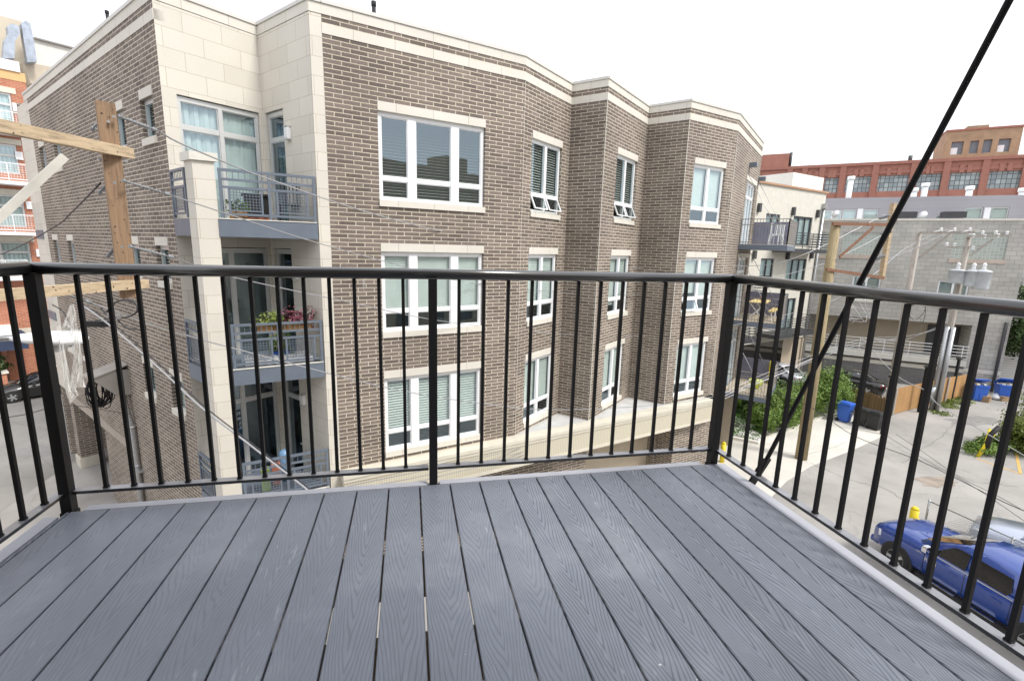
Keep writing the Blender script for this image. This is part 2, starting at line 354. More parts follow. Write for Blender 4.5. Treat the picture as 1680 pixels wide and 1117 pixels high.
m = MB(); m.b(-1.478, -1.428, -.35, 2.16, DZ - .012, DZ - .003); m.b(-1.478, -1.468, -.35, 2.16, DZ - .07, DZ - .0125)
m.build('edge_flashing', MT['flash'], deck)
m = MB(); m.b(1.694, 1.76, -.35, 2.17, DZ - .3, DZ - .08); m.build('fascia_board', plain('grey_fascia', (.16, .16, .165), .7, var=.2), deck)
jm = plain('treated_joist', (.20, .15, .09), .8, var=.3)
for k in range(7):
    m = MB(); y = 2.10 - .405 * k; m.b(-1.40, 1.60, y - .019, y + .019, DZ - .20, DZ - .0265); m.build('joist', jm, deck)
m = MB(); m.b(-1.44, -1.402, -.35, 2.14, DZ - .24, DZ - .03); m.b(1.602, 1.64, -.35, 2.14, DZ - .24, DZ - .03); m.b(-1.44, 1.64, 2.141, 2.18, DZ - .24, DZ - .03)
m.build('rim_beam', MT['black'], deck)
# ------------------------------------------------------------------ railing
rail = thing('metal_railing', 'black metal guard railing with thin square balusters round the deck', 'railing', (.1, 2.25, DZ))
YR = 2.247; XR = 1.665; XL = -1.447
def cap_rail(p, q, name='top_rail'):
    """rounded handrail: flattened tube"""
    p = Vector(p); q = Vector(q); m = MB(); d = (q - p).normalized(); s_ = d.cross(Vector((0, 0, 1))).normalized(); nn = 16; m.smooth = True
    sec = []
    for j in range(nn):
        a = 2 * math.pi * j / nn; cx = math.copysign(abs(math.cos(a)) ** .7, math.cos(a)) * .029; cz = math.copysign(abs(math.sin(a)) ** .75, math.sin(a)) * .0245; sec.append((cx, cz))
    A = [m.vert(p + s_ * a + Vector((0, 0, z))) for a, z in sec]; B = [m.vert(q + s_ * a + Vector((0, 0, z))) for a, z in sec]
    for j in range(nn): l = (j + 1) % nn; m.idx((A[j], A[l], B[l], B[j]))
    m.smooth = False; m.idx(A[::-1]); m.idx(B)
    return m.build(name, MT['gloss'], rail)
ZT = DZ + 1.008
cap_rail((XL - .028, YR, ZT), (XR + .028, YR, ZT))
cap_rail((XR, YR - .012, ZT), (XR, -.35, ZT)); cap_rail((XL, YR - .012, ZT), (XL, -.35, ZT))
def flat(u0, u1, v0, v1):
    m = MB(); m.b(u0, u1, v0, v1, DZ + .058, DZ + .0715)
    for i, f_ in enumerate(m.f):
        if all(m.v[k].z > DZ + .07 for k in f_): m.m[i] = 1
    return m.build('bottom_rail', [MT['gloss'], MT['sky_sheen']], rail)
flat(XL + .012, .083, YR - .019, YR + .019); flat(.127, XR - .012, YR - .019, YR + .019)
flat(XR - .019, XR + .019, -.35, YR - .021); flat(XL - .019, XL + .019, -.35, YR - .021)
def post(x, y, h, wd=.045):
    m = MB(); h2 = wd / 2; m.rbox(Fr((x - h2, y), R(90)), 0, wd, -h2, h2, DZ - .19, ZT - .015, .003)
    # vertical chamfer is negligible at this size; weld plate at the foot
    m.b(x - h2 - .004, x + h2 + .004, y - h2 - .004, y + h2 + .004, DZ - .03, DZ - .014)
    return m.build('post', MT['black'], rail)
post(XL + .02, YR - .02, 1, .040); post(.105, YR - .035, 1, .038); post(XR - .024, YR - .02, 1, .042)
bm_ = MB(); bm_.X = Matrix.Identity(4); bm_.b(-.0073, .0073, -.0073, .0073, .072, .995); bm_.b(-.0095, .0095, -.0095, .0095, .0725, .079)
b0 = bm_.build('baluster', MT['black'], rail)
spots = [(-1.292 + .1055 * k, YR) for k in range(13)] + [(.228 + .1166 * k, YR) for k in range(12)]
spots += [(XR, 2.125 - .1143 * k) for k in range(21)] + [(XL, 2.13 - .1125 * k) for k in range(21)]
for k, (x, y) in enumerate(spots):
    o = b0 if k == 0 else b0.copy()
    if k: C.objects.link(o); o.parent = rail
    o.location = (x - .1, y - 2.25, 0)
# ------------------------------------------------------------------ the slanting tie rod beside the deck
m = MB(); pb = Vector((1.728, 1.99, DZ - .02)); pt = Vector((1.728, 1.243, 9.85 + .748)); dv = (pt - pb)
m.tube([pb + dv * .035, pb + dv * 3.28], .0105, 12)
rod = m.build('tie_rod', MT['black']); tag(rod, 'slanting black steel tie rod rising past the right hand rail', 'rod')
m = MB(); m.bar(pb - dv * .02 + Vector((-.02, 0, 0)), pb + dv * .085, .012, .045, up=(1, 0, 0)); m.bar(pb - dv * .05 + Vector((-.03, 0, 0)), pb + dv * .0 + Vector((-.03, 0, 0)), .05, .02)
m.build('clevis', MT['black'], rod)
# ================================================================== main apartment building
PA0 = Vector((-1.821, 12.511, 0)); AZA = R(71.503)
FA = Fr(PA0, AZA)
AL = R(-40.64); AP = R(49.36)
INN = Vector((-3.5916, 14.1942)); CO = Vector((-5.2398, 12.751))
FS = Fr(INN, AL + math.pi)            # recess side wall, u 0..2.33
FB = Fr(CO, AP)                       # recess back wall, u 0..2.19
LLEN = 13.9
ldir = Vector((math.sin(AL), math.cos(AL)))
FL = Fr(CO + ldir * LLEN, AL + math.pi)     # long left wall, u 0 (far) .. 13.9 (near corner)
c1, c2, c3, c4, c5, c6, c7 = [Vector(p) for p in ((3.26, 14.23), (5.24, 16.04), (6.11, 15.19), (8.72, 17.58), (9.73, 16.46), (12.34, 17.37), (16.64, 21.41))]
def seg(a, b_): d = b_ - a; return Fr(a, math.atan2(d.x, d.y)), d.length
FBb, lB = seg(c1, c2); FC, lC = seg(c2, c3); FD, lD = seg(c3, c4); FE, lE = seg(c4, c5); FF, lF = seg(c5, c6); FG, lG = seg(c6, c7)
ZC = 15.0
apt = thing('apartment_building', 'four storey taupe brick apartment building with cream stone bands and sawtooth bays', 'building', (4, 15, 0))
def bands(fr, u0, u1, name='stone_band', lo=True):
    m = MB(); e = .012
    m.box(fr, u0, u1, -.2, e, 14.81, 15.02)
    if lo: m.box(fr, u0, u1, -.2, e, 14.42, 14.63)
    m.build(name, MT['stone_joint'], apt)
    m = MB(); m.box(fr, u0 - .01, u1 + .01, -.32, .04, 15.024, 15.10); m.build('parapet_cap', MT['cap'], apt)
def facade(fr, u0, u1, z0, holes, mat='brick', band=True, ztop=14.99):
    m = MB(); m.wall(fr, u0, u1, z0, ztop, holes); m.build('brick_wall' if mat == 'brick' else 'stone_wall', MT[mat], apt)
    if band: bands(fr, u0, u1)
STO = 3.35
def slats(m, fr, u0, u1, z0, z1, d, tilt, pitch=.075, w_=.068):
    if tilt > 1: pitch, w_ = .05, .056
    z = z1 - .03
    while z > z0:
        a = Vector((0, 0, math.sin(tilt) * w_ / 2)); dn = math.cos(tilt) * w_ / 2
        m.face([fr.P(u0, d + dn, z) - a, fr.P(u1, d + dn, z) - a, fr.P(u1, d - dn, z) + a, fr.P(u0, d - dn, z) + a]); z -= pitch
def window(parent, fr, u0, u1, z0, z1, cols, zt=None, blind='slat', bz=None, tilt=.9, sill=True, lintel=True, awn=(), fw=.085, mw_=.13, fmat='white', name='window', inset=.075, tr=.10, lint_ext=0, blabel=None, depth=.9):
    """cols: glazing widths; white frame, panes, blinds, sill and lintel as sub-parts"""
    fm = MB(); pn = MB(); dp = inset; fd = .07
    P = fr
    fm.box(P, u0, u1, -dp - fd, -dp, z0, z0 + .07); fm.box(P, u0, u1, -dp - fd, -dp, z1 - .10, z1)
    tot = sum(cols); free = (u1 - u0) - 2 * fw - mw_ * (len(cols) - 1); u = u0; spans = []
    fm.box(P, u0, u0 + fw, -dp - fd, -dp, z0 + .07, z1 - .10); u = u0 + fw
    for k, c in enumerate(cols):
        wv = free * c / tot; spans.append((u, u + wv)); u += wv
        e = fw if k == len(cols) - 1 else mw_
        fm.box(P, u, u + e, -dp - fd, -dp + (.012 if k < len(cols) - 1 else 0), z0 + .07, z1 - .10); u += e
    for k, (a, b_) in enumerate(spans):
        if zt:
            fm.box(P, a, b_, -dp - fd, -dp - .004, zt - tr / 2, zt + tr / 2)
            if k not in awn:
                g = .022   # inner bead
                for z_a, z_b in ((z0 + .07, zt - tr / 2), (zt + tr / 2, z1 - .10)):
                    fm.box(P, a, a + g, -dp - .05, -dp - .02, z_a, z_b); fm.box(P, b_ - g, b_, -dp - .05, -dp - .02, z_a, z_b)
                    fm.box(P, a + g, b_ - g, -dp - .05, -dp - .02, z_a, z_a + g); fm.box(P, a + g, b_ - g, -dp - .05, -dp - .02, z_b - g, z_b)
            pn.face([P.P(a, -dp - .04, zt), P.P(b_, -dp - .04, zt), P.P(b_, -dp - .04, z1 - .1), P.P(a, -dp - .04, z1 - .1)])
            if k not in awn: pn.face([P.P(a, -dp - .04, z0 + .07), P.P(b_, -dp - .04, z0 + .07), P.P(b_, -dp - .04, zt), P.P(a, -dp - .04, zt)])
            else:   # awning sash swung out at the bottom
                a1, b1 = a - .02, b_ + .02; top = zt - tr / 2; ht = top - z0 - .06; out = ht * .42; zb = top - ht * .93
                q = lambda u_, f_: P.P(u_, -dp + .01 + out * f_, top + (zb - top) * f_)
                for ua, ub in ((a1, a1 + .05), (b1 - .05, b1)): fm.bar(q((ua + ub) / 2, 0), q((ua + ub) / 2, 1), .05, .035, up=P.n)
                for f_ in (.04, .96): fm.bar(q(a1 + .05, f_), q(b1 - .05, f_), .035, .05, up=P.n)
                pn.face([q(a1 + .04, .04), q(b1 - .04, .04), q(b1 - .04, .96), q(a1 + .04, .96)])
        else:
            pn.face([P.P(a, -dp - .04, z0 + .07), P.P(b_, -dp - .04, z0 + .07), P.P(b_, -dp - .04, z1 - .1), P.P(a, -dp - .04, z1 - .1)])
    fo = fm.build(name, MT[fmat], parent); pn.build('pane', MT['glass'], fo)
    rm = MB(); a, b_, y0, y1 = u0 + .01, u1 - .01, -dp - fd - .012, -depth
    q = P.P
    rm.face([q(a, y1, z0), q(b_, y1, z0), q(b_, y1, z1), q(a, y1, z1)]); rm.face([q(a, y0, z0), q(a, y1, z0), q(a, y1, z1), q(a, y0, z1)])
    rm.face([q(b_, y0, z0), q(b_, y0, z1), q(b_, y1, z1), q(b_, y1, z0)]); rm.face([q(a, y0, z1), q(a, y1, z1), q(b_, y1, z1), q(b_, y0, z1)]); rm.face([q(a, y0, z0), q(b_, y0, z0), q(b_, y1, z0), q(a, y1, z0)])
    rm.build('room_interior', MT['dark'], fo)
    if blind == 'slat':
        bm2 = MB(); zz = bz if bz is not None else z0 + .1
        bzs = zz if isinstance(zz, (list, tuple)) else [zz] * len(spans)
        for (a, b_), zb in zip(spans, bzs): slats(bm2, P, a - .02, b_ + .02, zb, z1 - .06, -dp - fd - .05, tilt)
        bm2.build('blind', MT['blind'], fo)
    elif blind == 'vert':
        bm2 = MB(); zz = bz if bz is not None else z0 + .1; u = u0 + fw
        while u < u1 - fw:
            uu = u + .10; ph = .035 * math.sin(u * 31)
            bm2.face([P.P(u, -dp - fd - .09 + ph, zz), P.P(uu, -dp - fd - .06, zz), P.P(uu, -dp - fd - .06, z1 - .08), P.P(u, -dp - fd - .09 + ph, z1 - .08)]); u += .105
        bm2.build('curtain', MT['curtain' if blabel is None else blabel], fo)
    if sill:
        s_ = MB(); s_.box(P, u0 - .02, u1 + .02, -.12, .045, z0 - .16, z0 - .002); s_.build('sill', MT['stone_joint'], fo)
    if lintel:
        s_ = MB(); s_.box(P, u0 - .01 - lint_ext, u1 + .01 + lint_ext, -.12, .014, z1 + .002, z1 + .212); s_.build('lintel', MT['stone_joint'], fo)
    return fo
ROWS = [(10.93, 13.01), (7.58, 9.66), (4.23, 6.31)]
# facade A: three panel windows
facade(FA, 0, 5.357, 3.2, [(1.20, 4.13, a - .16, b_ + .21) for a, b_ in ROWS])
A_c = [.66, .96, .66]
window(apt, FA, 1.21, 4.12, *ROWS[0], A_c, 11.46, tilt=.22, mw_=.22)
window(apt, FA, 1.21, 4.12, *ROWS[1], A_c, 8.11, tilt=1.3, bz=[8.13, 8.13, 7.98], mw_=.22)
window(apt, FA, 1.21, 4.12, *ROWS[2], A_c, 4.76, tilt=.75, bz=[4.78, 4.78, 4.78], mw_=.22)
# B, D, F: two panel windows
for fr, ln, u0, u1, aw in ((FBb, lB, .45, 2.19, (0, 1)), (FD, lD, 1.0, 2.78, (0, 1)), (FF, lF, .47, 2.27, ())):
    facade(fr, 0, ln, 3.2, [(u0, u1, a - .16, b_ + .21) for a, b_ in ROWS])
    window(apt, fr, u0 + .01, u1 - .01, *ROWS[0], [1, 1], 11.46, tilt=.55 if fr is not FF else 1.3, awn=aw, bz=11.4)
    window(apt, fr, u0 + .01, u1 - .01, *ROWS[1], [1, 1], 8.11, tilt=1.3, bz=[8.13, 8.0] if fr is FBb else [8.3, 8.13] if fr is FF else [7.9, 8.13], awn=(0,) if fr is FF else ())
    window(apt, fr, u0 + .01, u1 - .01, *ROWS[2], [1, 1], 4.76, tilt=.8 if fr is FBb else 1.25, bz=[4.78, 4.6] if fr is FD else 4.78)
facade(FC, 0, lC, 3.2, []); facade(FE, 0, lE, 3.2, [])
for c_, (pn_, nn_) in ((c1, (FA, FBb)), (c3, (FC, FD)), (c5, (FE, FF)), (c6, (FF, FG))):
    m = MB(); v = (pn_.n + nn_.n).normalized() * .002; m.bar((c_.x + v.x, c_.y + v.y, 3.96), (c_.x + v.x, c_.y + v.y, 14.41), .016, .016, up=pn_.n); m.build('corner_joint', MT['stone_plain'], apt)
# G: glazed doors giving on to hung balconies
gh = [(2.95, 5.2, 3.3, 6.31), (2.95, 5.2, 6.65, 9.66), (2.95, 5.2, 10.02, 13.01)]
facade(FG, 0, lG, 3.2, [(a, b_, c, d + .21) for a, b_, c, d in gh])
for a, b_, c, d in gh:
    window(apt, FG, a + .01, b_ - .01, c + .02, d, [1, 1, 1], d - .65, blind='vert', sill=False, lint_ext=.2, fw=.07, mw_=.1)
# stone corner, recess walls
m = MB(); m.wall(FA, -.262, -.002, 3.2, 14.8); m.build('stone_wall', MT['stone'], apt); bands(FA, -.262, -.002, lo=False)
sh = [(.15, 1.02, z - 3.0, z) for z in (13.01, 9.66, 6.31)]
m = MB(); m.wall(FS, 0, 2.33, .0, 14.8, sh); m.build('stone_wall', MT['stone'], apt); bands(FS, .0, 2.33, lo=False)
bh = [(.29, 2.10, z - 2.95, z) for z in (13.01, 9.66, 6.31)]
m = MB(); m.wall(FB, 0, 2.19, .0, 14.8, bh); m.build('stone_wall', MT['stone'], apt); bands(FB, 0, 2.19, lo=False)
for k, z in enumerate((13.01, 9.66, 6.31)):
    window(apt, FB, .30, 2.09, z - 2.94, z - .02, [.83, .83], z - .67, blind='vert' if k < 2 else 'none', blabel=None if k == 0 else 'curtain_dark', fmat='alu', sill=False, lintel=False, fw=.06, mw_=.09, inset=.06, depth=1.5)
    do = window(apt, FS, .16, 1.01, z - 2.98, z - .02, [1], z - .67, blind='none', fmat='alu', sill=False, lintel=False, fw=.07, inset=.06, name='balcony_door', depth=1.2)
    mh = MB(); mh.lathe(FS.P(.93, -.05, z - 1.95), [(.02, 0), (.02, .02), (.035, .02), (.03, .05)], 8, FS.n); mh.build('handle', MT['steel'], do)
    lm = MB(); lm.smooth = False; lm.rbox(FS, 1.19, 1.33, 0, .10, z - .73, z - .47, .02); lo = lm.build('wall_light', MT['white'], apt)
    lm = MB(); lm.box(FS, 1.18, 1.34, 0, .11, z - .468, z - .44); lm.box(FS, 1.18, 1.34, 0, .11, z - .76, z - .732); lm.build('fixture_cap', MT['alu'], lo)
# left wall with carport below
def LU(u): return LLEN - u
lw_ = []
for z in (13.01, 9.66, 6.31):
    for a, b_ in ((.55, 1.40), (2.65, 3.5), (9.45, 10.3), (11.7, 12.55)): lw_.append((LU(b_), LU(a), z - 1.02, z))
m = MB(); m.wall(FL, .55, LLEN, 3.30, 14.99, lw_, rev=.16); m.wall(FL, LU(5.1), LLEN, 0, 3.30); m.build('brick_wall', MT['brick'], apt); bands(FL, 0, LLEN)
for a, b_, c, d in lw_: window(apt, FL, a + .005, b_ - .005, c + .15, d, [1], None, blind='slat', tilt=.8, fw=.06, fmat='alu', inset=.09)
m = MB(); m.box(FL, 0, LU(5.1), -.3, .05, 3.0, 3.29); m.build('carport_beam', MT['beam'], apt)
m = MB(); m.wall(FL, LU(9.1), LU(5.1), 0, 2.998, d=-.06); m.wall(FL, .1, LLEN - 5.1, 0, 3.0, d=-5.0)
q = FL.P; uu = LU(9.1); m.face([q(uu, -5, 0), q(uu, -.06, 0), q(uu, -.06, 3), q(uu, -5, 3)]); m.build('brick_wall', MT['brick'], apt)
m = MB(); m.face([q(0, -5, 2.999), q(0, -.02, 2.999), q(uu, -.02, 2.999), q(uu, -5, 2.999)]); m.build('carport_ceiling', MT['tan'], apt)
m = MB(); m.box(FL, 0, .62, -.6, .02, .45, 2.99); m.build('brick_pier', MT['brick'], apt)
m = MB(); m.box(FL, -.06, .68, -.66, .08, 0, .448); m.build('pier_base', MT['cream'], apt)
m = MB(); m.wall(FL, -1.6, .548, 3.30, 14.8); m.box(FL, -1.6, 0, -2, -.3, 3.30, 14.8); m.build('stone_wall', MT['stone'], apt)
# far little balconies at the left end of the wall
for z in (10.02, 6.67):
    m = MB(); m.box(FL, -1.45, -.12, -.29, .03, z - .35, z); s_ = m.build('balcony', MT['blue'], apt)
    m = MB(); m.box(FL, -1.45, -.12, -.03, .0, z + 1.0, z + 1.05)
    for k in range(9): m.box(FL, -1.44 + k * .16, -1.41 + k * .16, -.03, .0, z, z + 1.0)
    m.build('balcony_railing', MT['blue'], s_)
# canopy over the garage level
ledge = [FA.P(-.02, .0, 0), FA.P(-.02, .40, 0), FA.P(14.6, .40, 0), FA.P(15.1, .10, 0), FA.P(15.4, -1.5, 0), FA.P(12.2, -3.2, 0), FA.P(8, -3.2, 0), FA.P(4.5, -1.6, 0)]
m = MB(); m.prism([(p.x, p.y) for p in ledge], 3.90, 3.95); m.build('canopy_roof', MT['roof'], apt)
ribm, n, p = newmat('ribbed_siding'); p.inputs['Roughness'].default_value = .6
uvn = N(n, 'ShaderNodeUVMap'); wvn = N(n, 'ShaderNodeTexWave', i_Scale=4.6, wave_profile='SAW'); L(n, uvn.outputs[0], wvn.inputs[0])
rr = ramp(n, wvn.outputs[0], [(0, (.25, .22, .16)), (.2, (.55, .51, .40)), (1, (.60, .56, .45))]); L(n, rr.outputs[0], p.inputs['Base Color'])
m = MB(); m.box(FA, 0, 14.6, .0, .36, 3.15, 3.74); m.build('canopy_siding', ribm, apt)
m = MB(); m.box(FA, -.02, 14.62, .0, .42, 3.85, 3.955); m.box(FA, -.01, 14.61, .0, .39, 3.744, 3.848); m.box(FA, 0, 14.6, .0, .38, 3.05, 3.148)
m.bar(FA.P(14.6, .2, 3.5), FA.P(15.25, -.5, 3.5), .38, .9); m.build('canopy_fascia', MT['cream'], apt)
m = MB(); pz = [(p.x, p.y) for p in [FA.P(-.25, -.0, 0), FA.P(14.6, 0.0, 0), FA.P(15.3, -1.5, 0), FA.P(14, -5, 0), FA.P(-.2, -5, 0)]]; m.prism(pz, 3.10, 3.14); m.build('garage_ceiling', MT['tan'], apt)
ga = FA.uz(961, 765, -.25)[0]; gb = FA.uz(1103, 740, -.02)[0]; gc = FA.uz(1160, 735, -.02)[0]
m = MB(); m.wall(FA, -.26, ga, 0, 3.1, d=-.25); m.wall(FA, gb, gc, 0, 3.1, d=-.02)
q = FA.P; m.face([q(gb, -3.0, 0), q(gb, -.02, 0), q(gb, -.02, 3.1), q(gb, -3, 3.1)][::-1]); m.face([q(gc, -3.0, 0), q(gc, -.02, 0), q(gc, -.02, 3.1), q(gc, -3, 3.1)])
m.wall(Fr((q(gc, -1.5, 0).x, q(gc, -1.5, 0).y), R(50)), 0, 6.0, 0, 3.1)
m.build('brick_wall', MT['brick'], apt)
MT['garage'] = plain('beige_garage_door', (.50, .43, .33), .5, var=.04)
gm = FA.uz(1066, 730, -1.2)[0]
for a, b_ in ((ga + .05, gm - .1), (gm + .1, gb - .02)):
    m = MB(); m.box(FA, a, b_, -1.3, -1.25, 0, 2.5)
    for z in (.5, 1.0, 1.5, 2.0): m.box(FA, a, b_, -1.262, -1.245, z, z + .015)
    m.build('garage_door', MT['garage'], apt)
m = MB(); m.wall(FA, ga, gb, 2.5, 3.1, d=-1.25); m.face([q(ga, -1.25, 0), q(ga, -.25, 0), q(ga, -.25, 3.1), q(ga, -1.25, 3.1)]); m.build('garage_surround', MT['tan'], apt)
m = MB(); m.box(FA, gm - .1, gm + .1, -1.3, -.9, 0, 3.1); m.build('brick_pier', MT['brick'], apt)
pg = on_z(1180, 742, 0)
m = MB(); m.box(FG, lG - .75, lG - .05, -.5, .12, 0, 3.2); m.build('pillar', MT['tan'], apt)
m = MB(); m.box(FG, lG - .04, lG + .35, -.4, .0, 0, 3.2); m.build('brick_pier', MT['brick'], apt)
# back of the building and roof
gd = Vector((math.sin(AL), math.cos(AL))); back = c7 + gd * 16; lfar = CO + ldir * (LLEN + 1.5)
outl = [lfar, CO, INN, Vector((-2.075, 12.426)), Vector(PA0.xy), c1, c2, c3, c4, c5, c6, c7, back]
m = MB(); m.face([(p.x, p.y, 14.75) for p in outl]); m.build('flat_roof', MT['roof'], apt)
fr_, ln_ = seg(c7, back); m = MB(); m.wall(fr_, 0, ln_, 0, 14.99); f2, l2 = seg(back, lfar); m.wall(f2, 0, l2, 0, 14.99); m.build('brick_wall', MT['brick'], apt); bands(fr_, 0, ln_)
# roof vents
def vent(px, py, d, h=.5, r=.09, mat='rubber', zb=14.75):
    p_ = at_depth(px, py, d); m = MB(); m.tube([(p_.x, p_.y, zb), (p_.x, p_.y, p_.z - .12)], r * .8, 12); m.lathe((p_.x, p_.y, p_.z - .14), [(r, 0), (r, .14)], 12); return m.build('vent_pipe', MT[mat], apt)
vent(175, 18, 24); vent(613, 3, 15.5, r=.08); vent(958, 122, 18, r=.025, mat='white'); vent(963, 126, 18, r=.025, mat='white')
m = MB(); p_ = at_depth(385, 0, 15); pf = Fr((p_.x - 2.2, p_.y - 1.2), AP); m.box(pf, -.2, 3.6, -1.2, 0, 14.75, 15.75); m.build('stair_bulkhead', MT['stone_plain'], apt)
m = MB(); m.box(pf, -.35, 3.75, -1.35, .15, 15.752, 15.9); m.build('bulkhead_roof', MT['cap'], apt)
# ------------------------------------------------------------------ recess balconies with column
Pc = Vector((-2.075, 12.426))
cA, cB = FA.P(-2.285, 0, 0).xy, FA.P(-2.68, 0, 0).xy
def colpoly(e): t_, l_ = FA.t.xy, ldir; return [cA + t_ * e - l_ * e, cB - t_ * e - l_ * e, cB - t_ * e + l_ * (.40 + e), cA + t_ * e + l_ * (.40 + e)]
m = MB(); m.prism([tuple(p) for p in colpoly(0)][::-1], 0, 11.45); col_ = m.build('stone_column', MT['stone'], apt)
m = MB(); m.prism([tuple(p) for p in colpoly(.055)][::-1], 11.452, 11.62); m.build('column_cap', MT['stone_plain'], col_)
colout = cB + ldir * .40
def mesh_panel(m, A_, u0, u1, z0, z1, s_=.062):
    u = u0
    while u < u1: m.box(A_, u - .006, u + .006, -.012, -.003, z0, z1); u += s_
    z = z0
    while z < z1: m.box(A_, u0, u1, -.003, .006, z - .006, z + .006); z += s_
for zf in (10.28, 6.92, 3.57):
    top = [FA.P(-.27, .0, 0).xy, FA.P(-2.28, .0, 0).xy, FA.P(-2.28, -.38, 0).xy, colout, CO + Vector((.02, 0.02)), INN, ]
    m = MB(); m.cm = 0
    m.prism([(p.x, p.y) for p in (FA.P(-.29, .035, 0), FA.P(-2.285, .035, 0), Vector((*(cA + ldir * .405), 0)), Vector((colout.x, colout.y, 0)), Vector((CO.x, CO.y - .03, 0)), Vector((CO.x + .05, CO.y + .02, 0)), Vector((INN.x, INN.y - .02, 0)))][::-1], zf - .37, zf)
    bal = m.build('balcony', MT['blue'], apt)
    m = MB(); m.box(FA, -2.28, -.3, .0, .05, zf + .002, zf + .022); m.build('floor_edge', MT['stone_plain'], bal)
    m = MB()
    def rl(A_, a, b_, n):
        m.box(A_, a - .03, b_ + .03, -.03, .03, zf + 1.0, zf + 1.055)
        ps = [a + (b_ - a) * k / n for k in range(n + 1)]
        for u in ps: m.box(A_, u - .028, u + .028, -.028, .028, zf + .02, zf + .998)
        for ua, ub in zip(ps, ps[1:]):
            a1, b1 = ua + .026, ub - .026
            for z in (.81, .65, .09): m.box(A_, a1, b1, -.016, .016, zf + z, zf + z + .05)
            for k in range(1, 8): uu = a1 + (b1 - a1) * k / 8; m.box(A_, uu - .006, uu + .006, -.006, .006, zf + .856, zf + .999)
            e = min(.13, (b1 - a1) * .2)
            for uu in (a1 + e, b1 - e): m.box(A_, uu - .02, uu + .02, -.013, .013, zf + .142, zf + .649)
            m.box(A_, a1 + e + .016, b1 - e - .016, -.010, .010, zf + .18, zf + .205)
            mesh_panel(m, A_, a1 + e + .02, b1 - e - .02, zf + .205, zf + .645)
    rl(FA, -2.21, -.33, 2)
    d_ = colout - CO; s2 = Fr(CO + d_ * .05, math.atan2(d_.x, d_.y)); rl(s2, .04, d_.length * .9, 1)
    m.build('balcony_railing', MT['blue'], bal)
# ------------------------------------------------------------------ hung balconies on the right gable
for k, zf in enumerate((10.27, 6.92, 3.57)):
    u0, u1, dep = 2.55, 5.75, 1.9
    m = MB(); m.box(FG, u0, u1, .005, dep, zf - .24, zf - .03); bal = m.build('balcony', MT['blue'], apt)
    m = MB(); m.box(FG, u0 + .03, u1 - .03, .01, dep - .03, zf - .028, zf); m.build('balcony_floor', MT['tan'] if k else MT['roof'], bal)
    m = MB()
    def run(p, q_, step=.12):
        p = Vector(p); q_ = Vector(q_); L_ = (q_ - p).length; up = Vector((0, 0, 1))
        for h in (1.05, .82, .08): m.bar(p + up * h, q_ + up * h, .03, .03)
        nn = max(1, int(L_ / step))
        for i in range(nn + 1): x_ = p + (q_ - p) * (i / nn); w_ = .035 if i in (0, nn) else .014; m.bar(x_, x_ + up * 1.05, w_, w_)
    e = .04
    run(FG.P(u0 + e, .03, zf), FG.P(u0 + e, dep - e, zf)); run(FG.P(u0 + e, dep - e, zf), FG.P(u1 - e, dep - e, zf))
    m.build('balcony_railing', MT['greybox'], bal)
    m = MB(); m.box(FG, u1 - .03, u1 + .01, .02, dep, zf - .1, zf + 1.1); m.build('privacy_panel', plain('violet_grey_panel', (.19, .19, .26), .5) if 'violet_grey_panel' not in bpy.data.materials else bpy.data.materials['violet_grey_panel'], bal)
    m = MB()
    for uu in (u0 + .1, u1 - .1):
        m.tube([FG.P(uu, dep - .1, zf), FG.P(uu, .02, zf + 3.0)], .012, 6)
    m.build('hanger_rod', MT['steel'], bal)
for a, z in ((2.95, 13.55), (5.6, 13.3)): m = MB(); m.box(FG, a, a + .28, 0, .3, z, z + .17); m.build('wall_lamp', MT['blue'], apt)
# ------------------------------------------------------------------ electrics on the left wall
FLn = FL
m = MB(); a, b_ = LU(5.75), LU(5.0)
m.box(FL, a, b_, .0, .32, 5.05, 5.85); bx = m.build('junction_box', MT['greybox']); tag(bx, 'tan grey steel junction box with sloping hood on the brick side wall', 'junction box')
m = MB(); P = FL.P
m.face([P(a - .05, .0, 6.02), P(b_ + .05, 0, 6.02), P(b_ + .05, .95, 5.72), P(a - .05, .95, 5.72)]); m.face([P(a - .05, .0, 5.98), P(a - .05, .95, 5.68), P(b_ + .05, .95, 5.68), P(b_ + .05, 0, 5.98)])
m.face([P(a - .05, .95, 5.68), P(a - .05, .95, 5.72), P(b_ + .05, .95, 5.72), P(b_ + .05, .95, 5.68)]); m.face([P(b_ + .05, 0, 5.98), P(b_ + .05, .95, 5.68), P(b_ + .05, .95, 5.72), P(b_ + .05, 0, 6.02)])
m.face([P(b_ + .02, .32, 5.05), P(b_ + .02, .32, 5.86), P(b_ + .02, .9, 5.70)]); m.build('hood', MT['greybox'], bx)
m = MB(); cu = LU(5.15); m.tube([FL.P(cu, .16, 5.06), FL.P(cu, .16, 4.8), FL.P(cu + .12, .13, 4.35), FL.P(cu + .22, .1, 4.0), FL.P(cu + .24, .1, 3.2), FL.P(cu + .24, .1, 0)], .085, 14)
cd = m.build('conduit_pipe', MT['steel']); tag(cd, 'galvanised steel conduit running down the brick wall below the junction box', 'pipe')
m = MB()
for z in (4.0, 2.7, 1.4): m.lathe(FL.P(cu + .24, .1, z), [(.1, 0), (.1, .06)], 14)
m.box(FL, cu + .3, cu + .48, 0, .12, 2.55, 2.62); m.build('pipe_clamp', MT['steel'], cd)
m = MB(); rnd = random.Random(3)
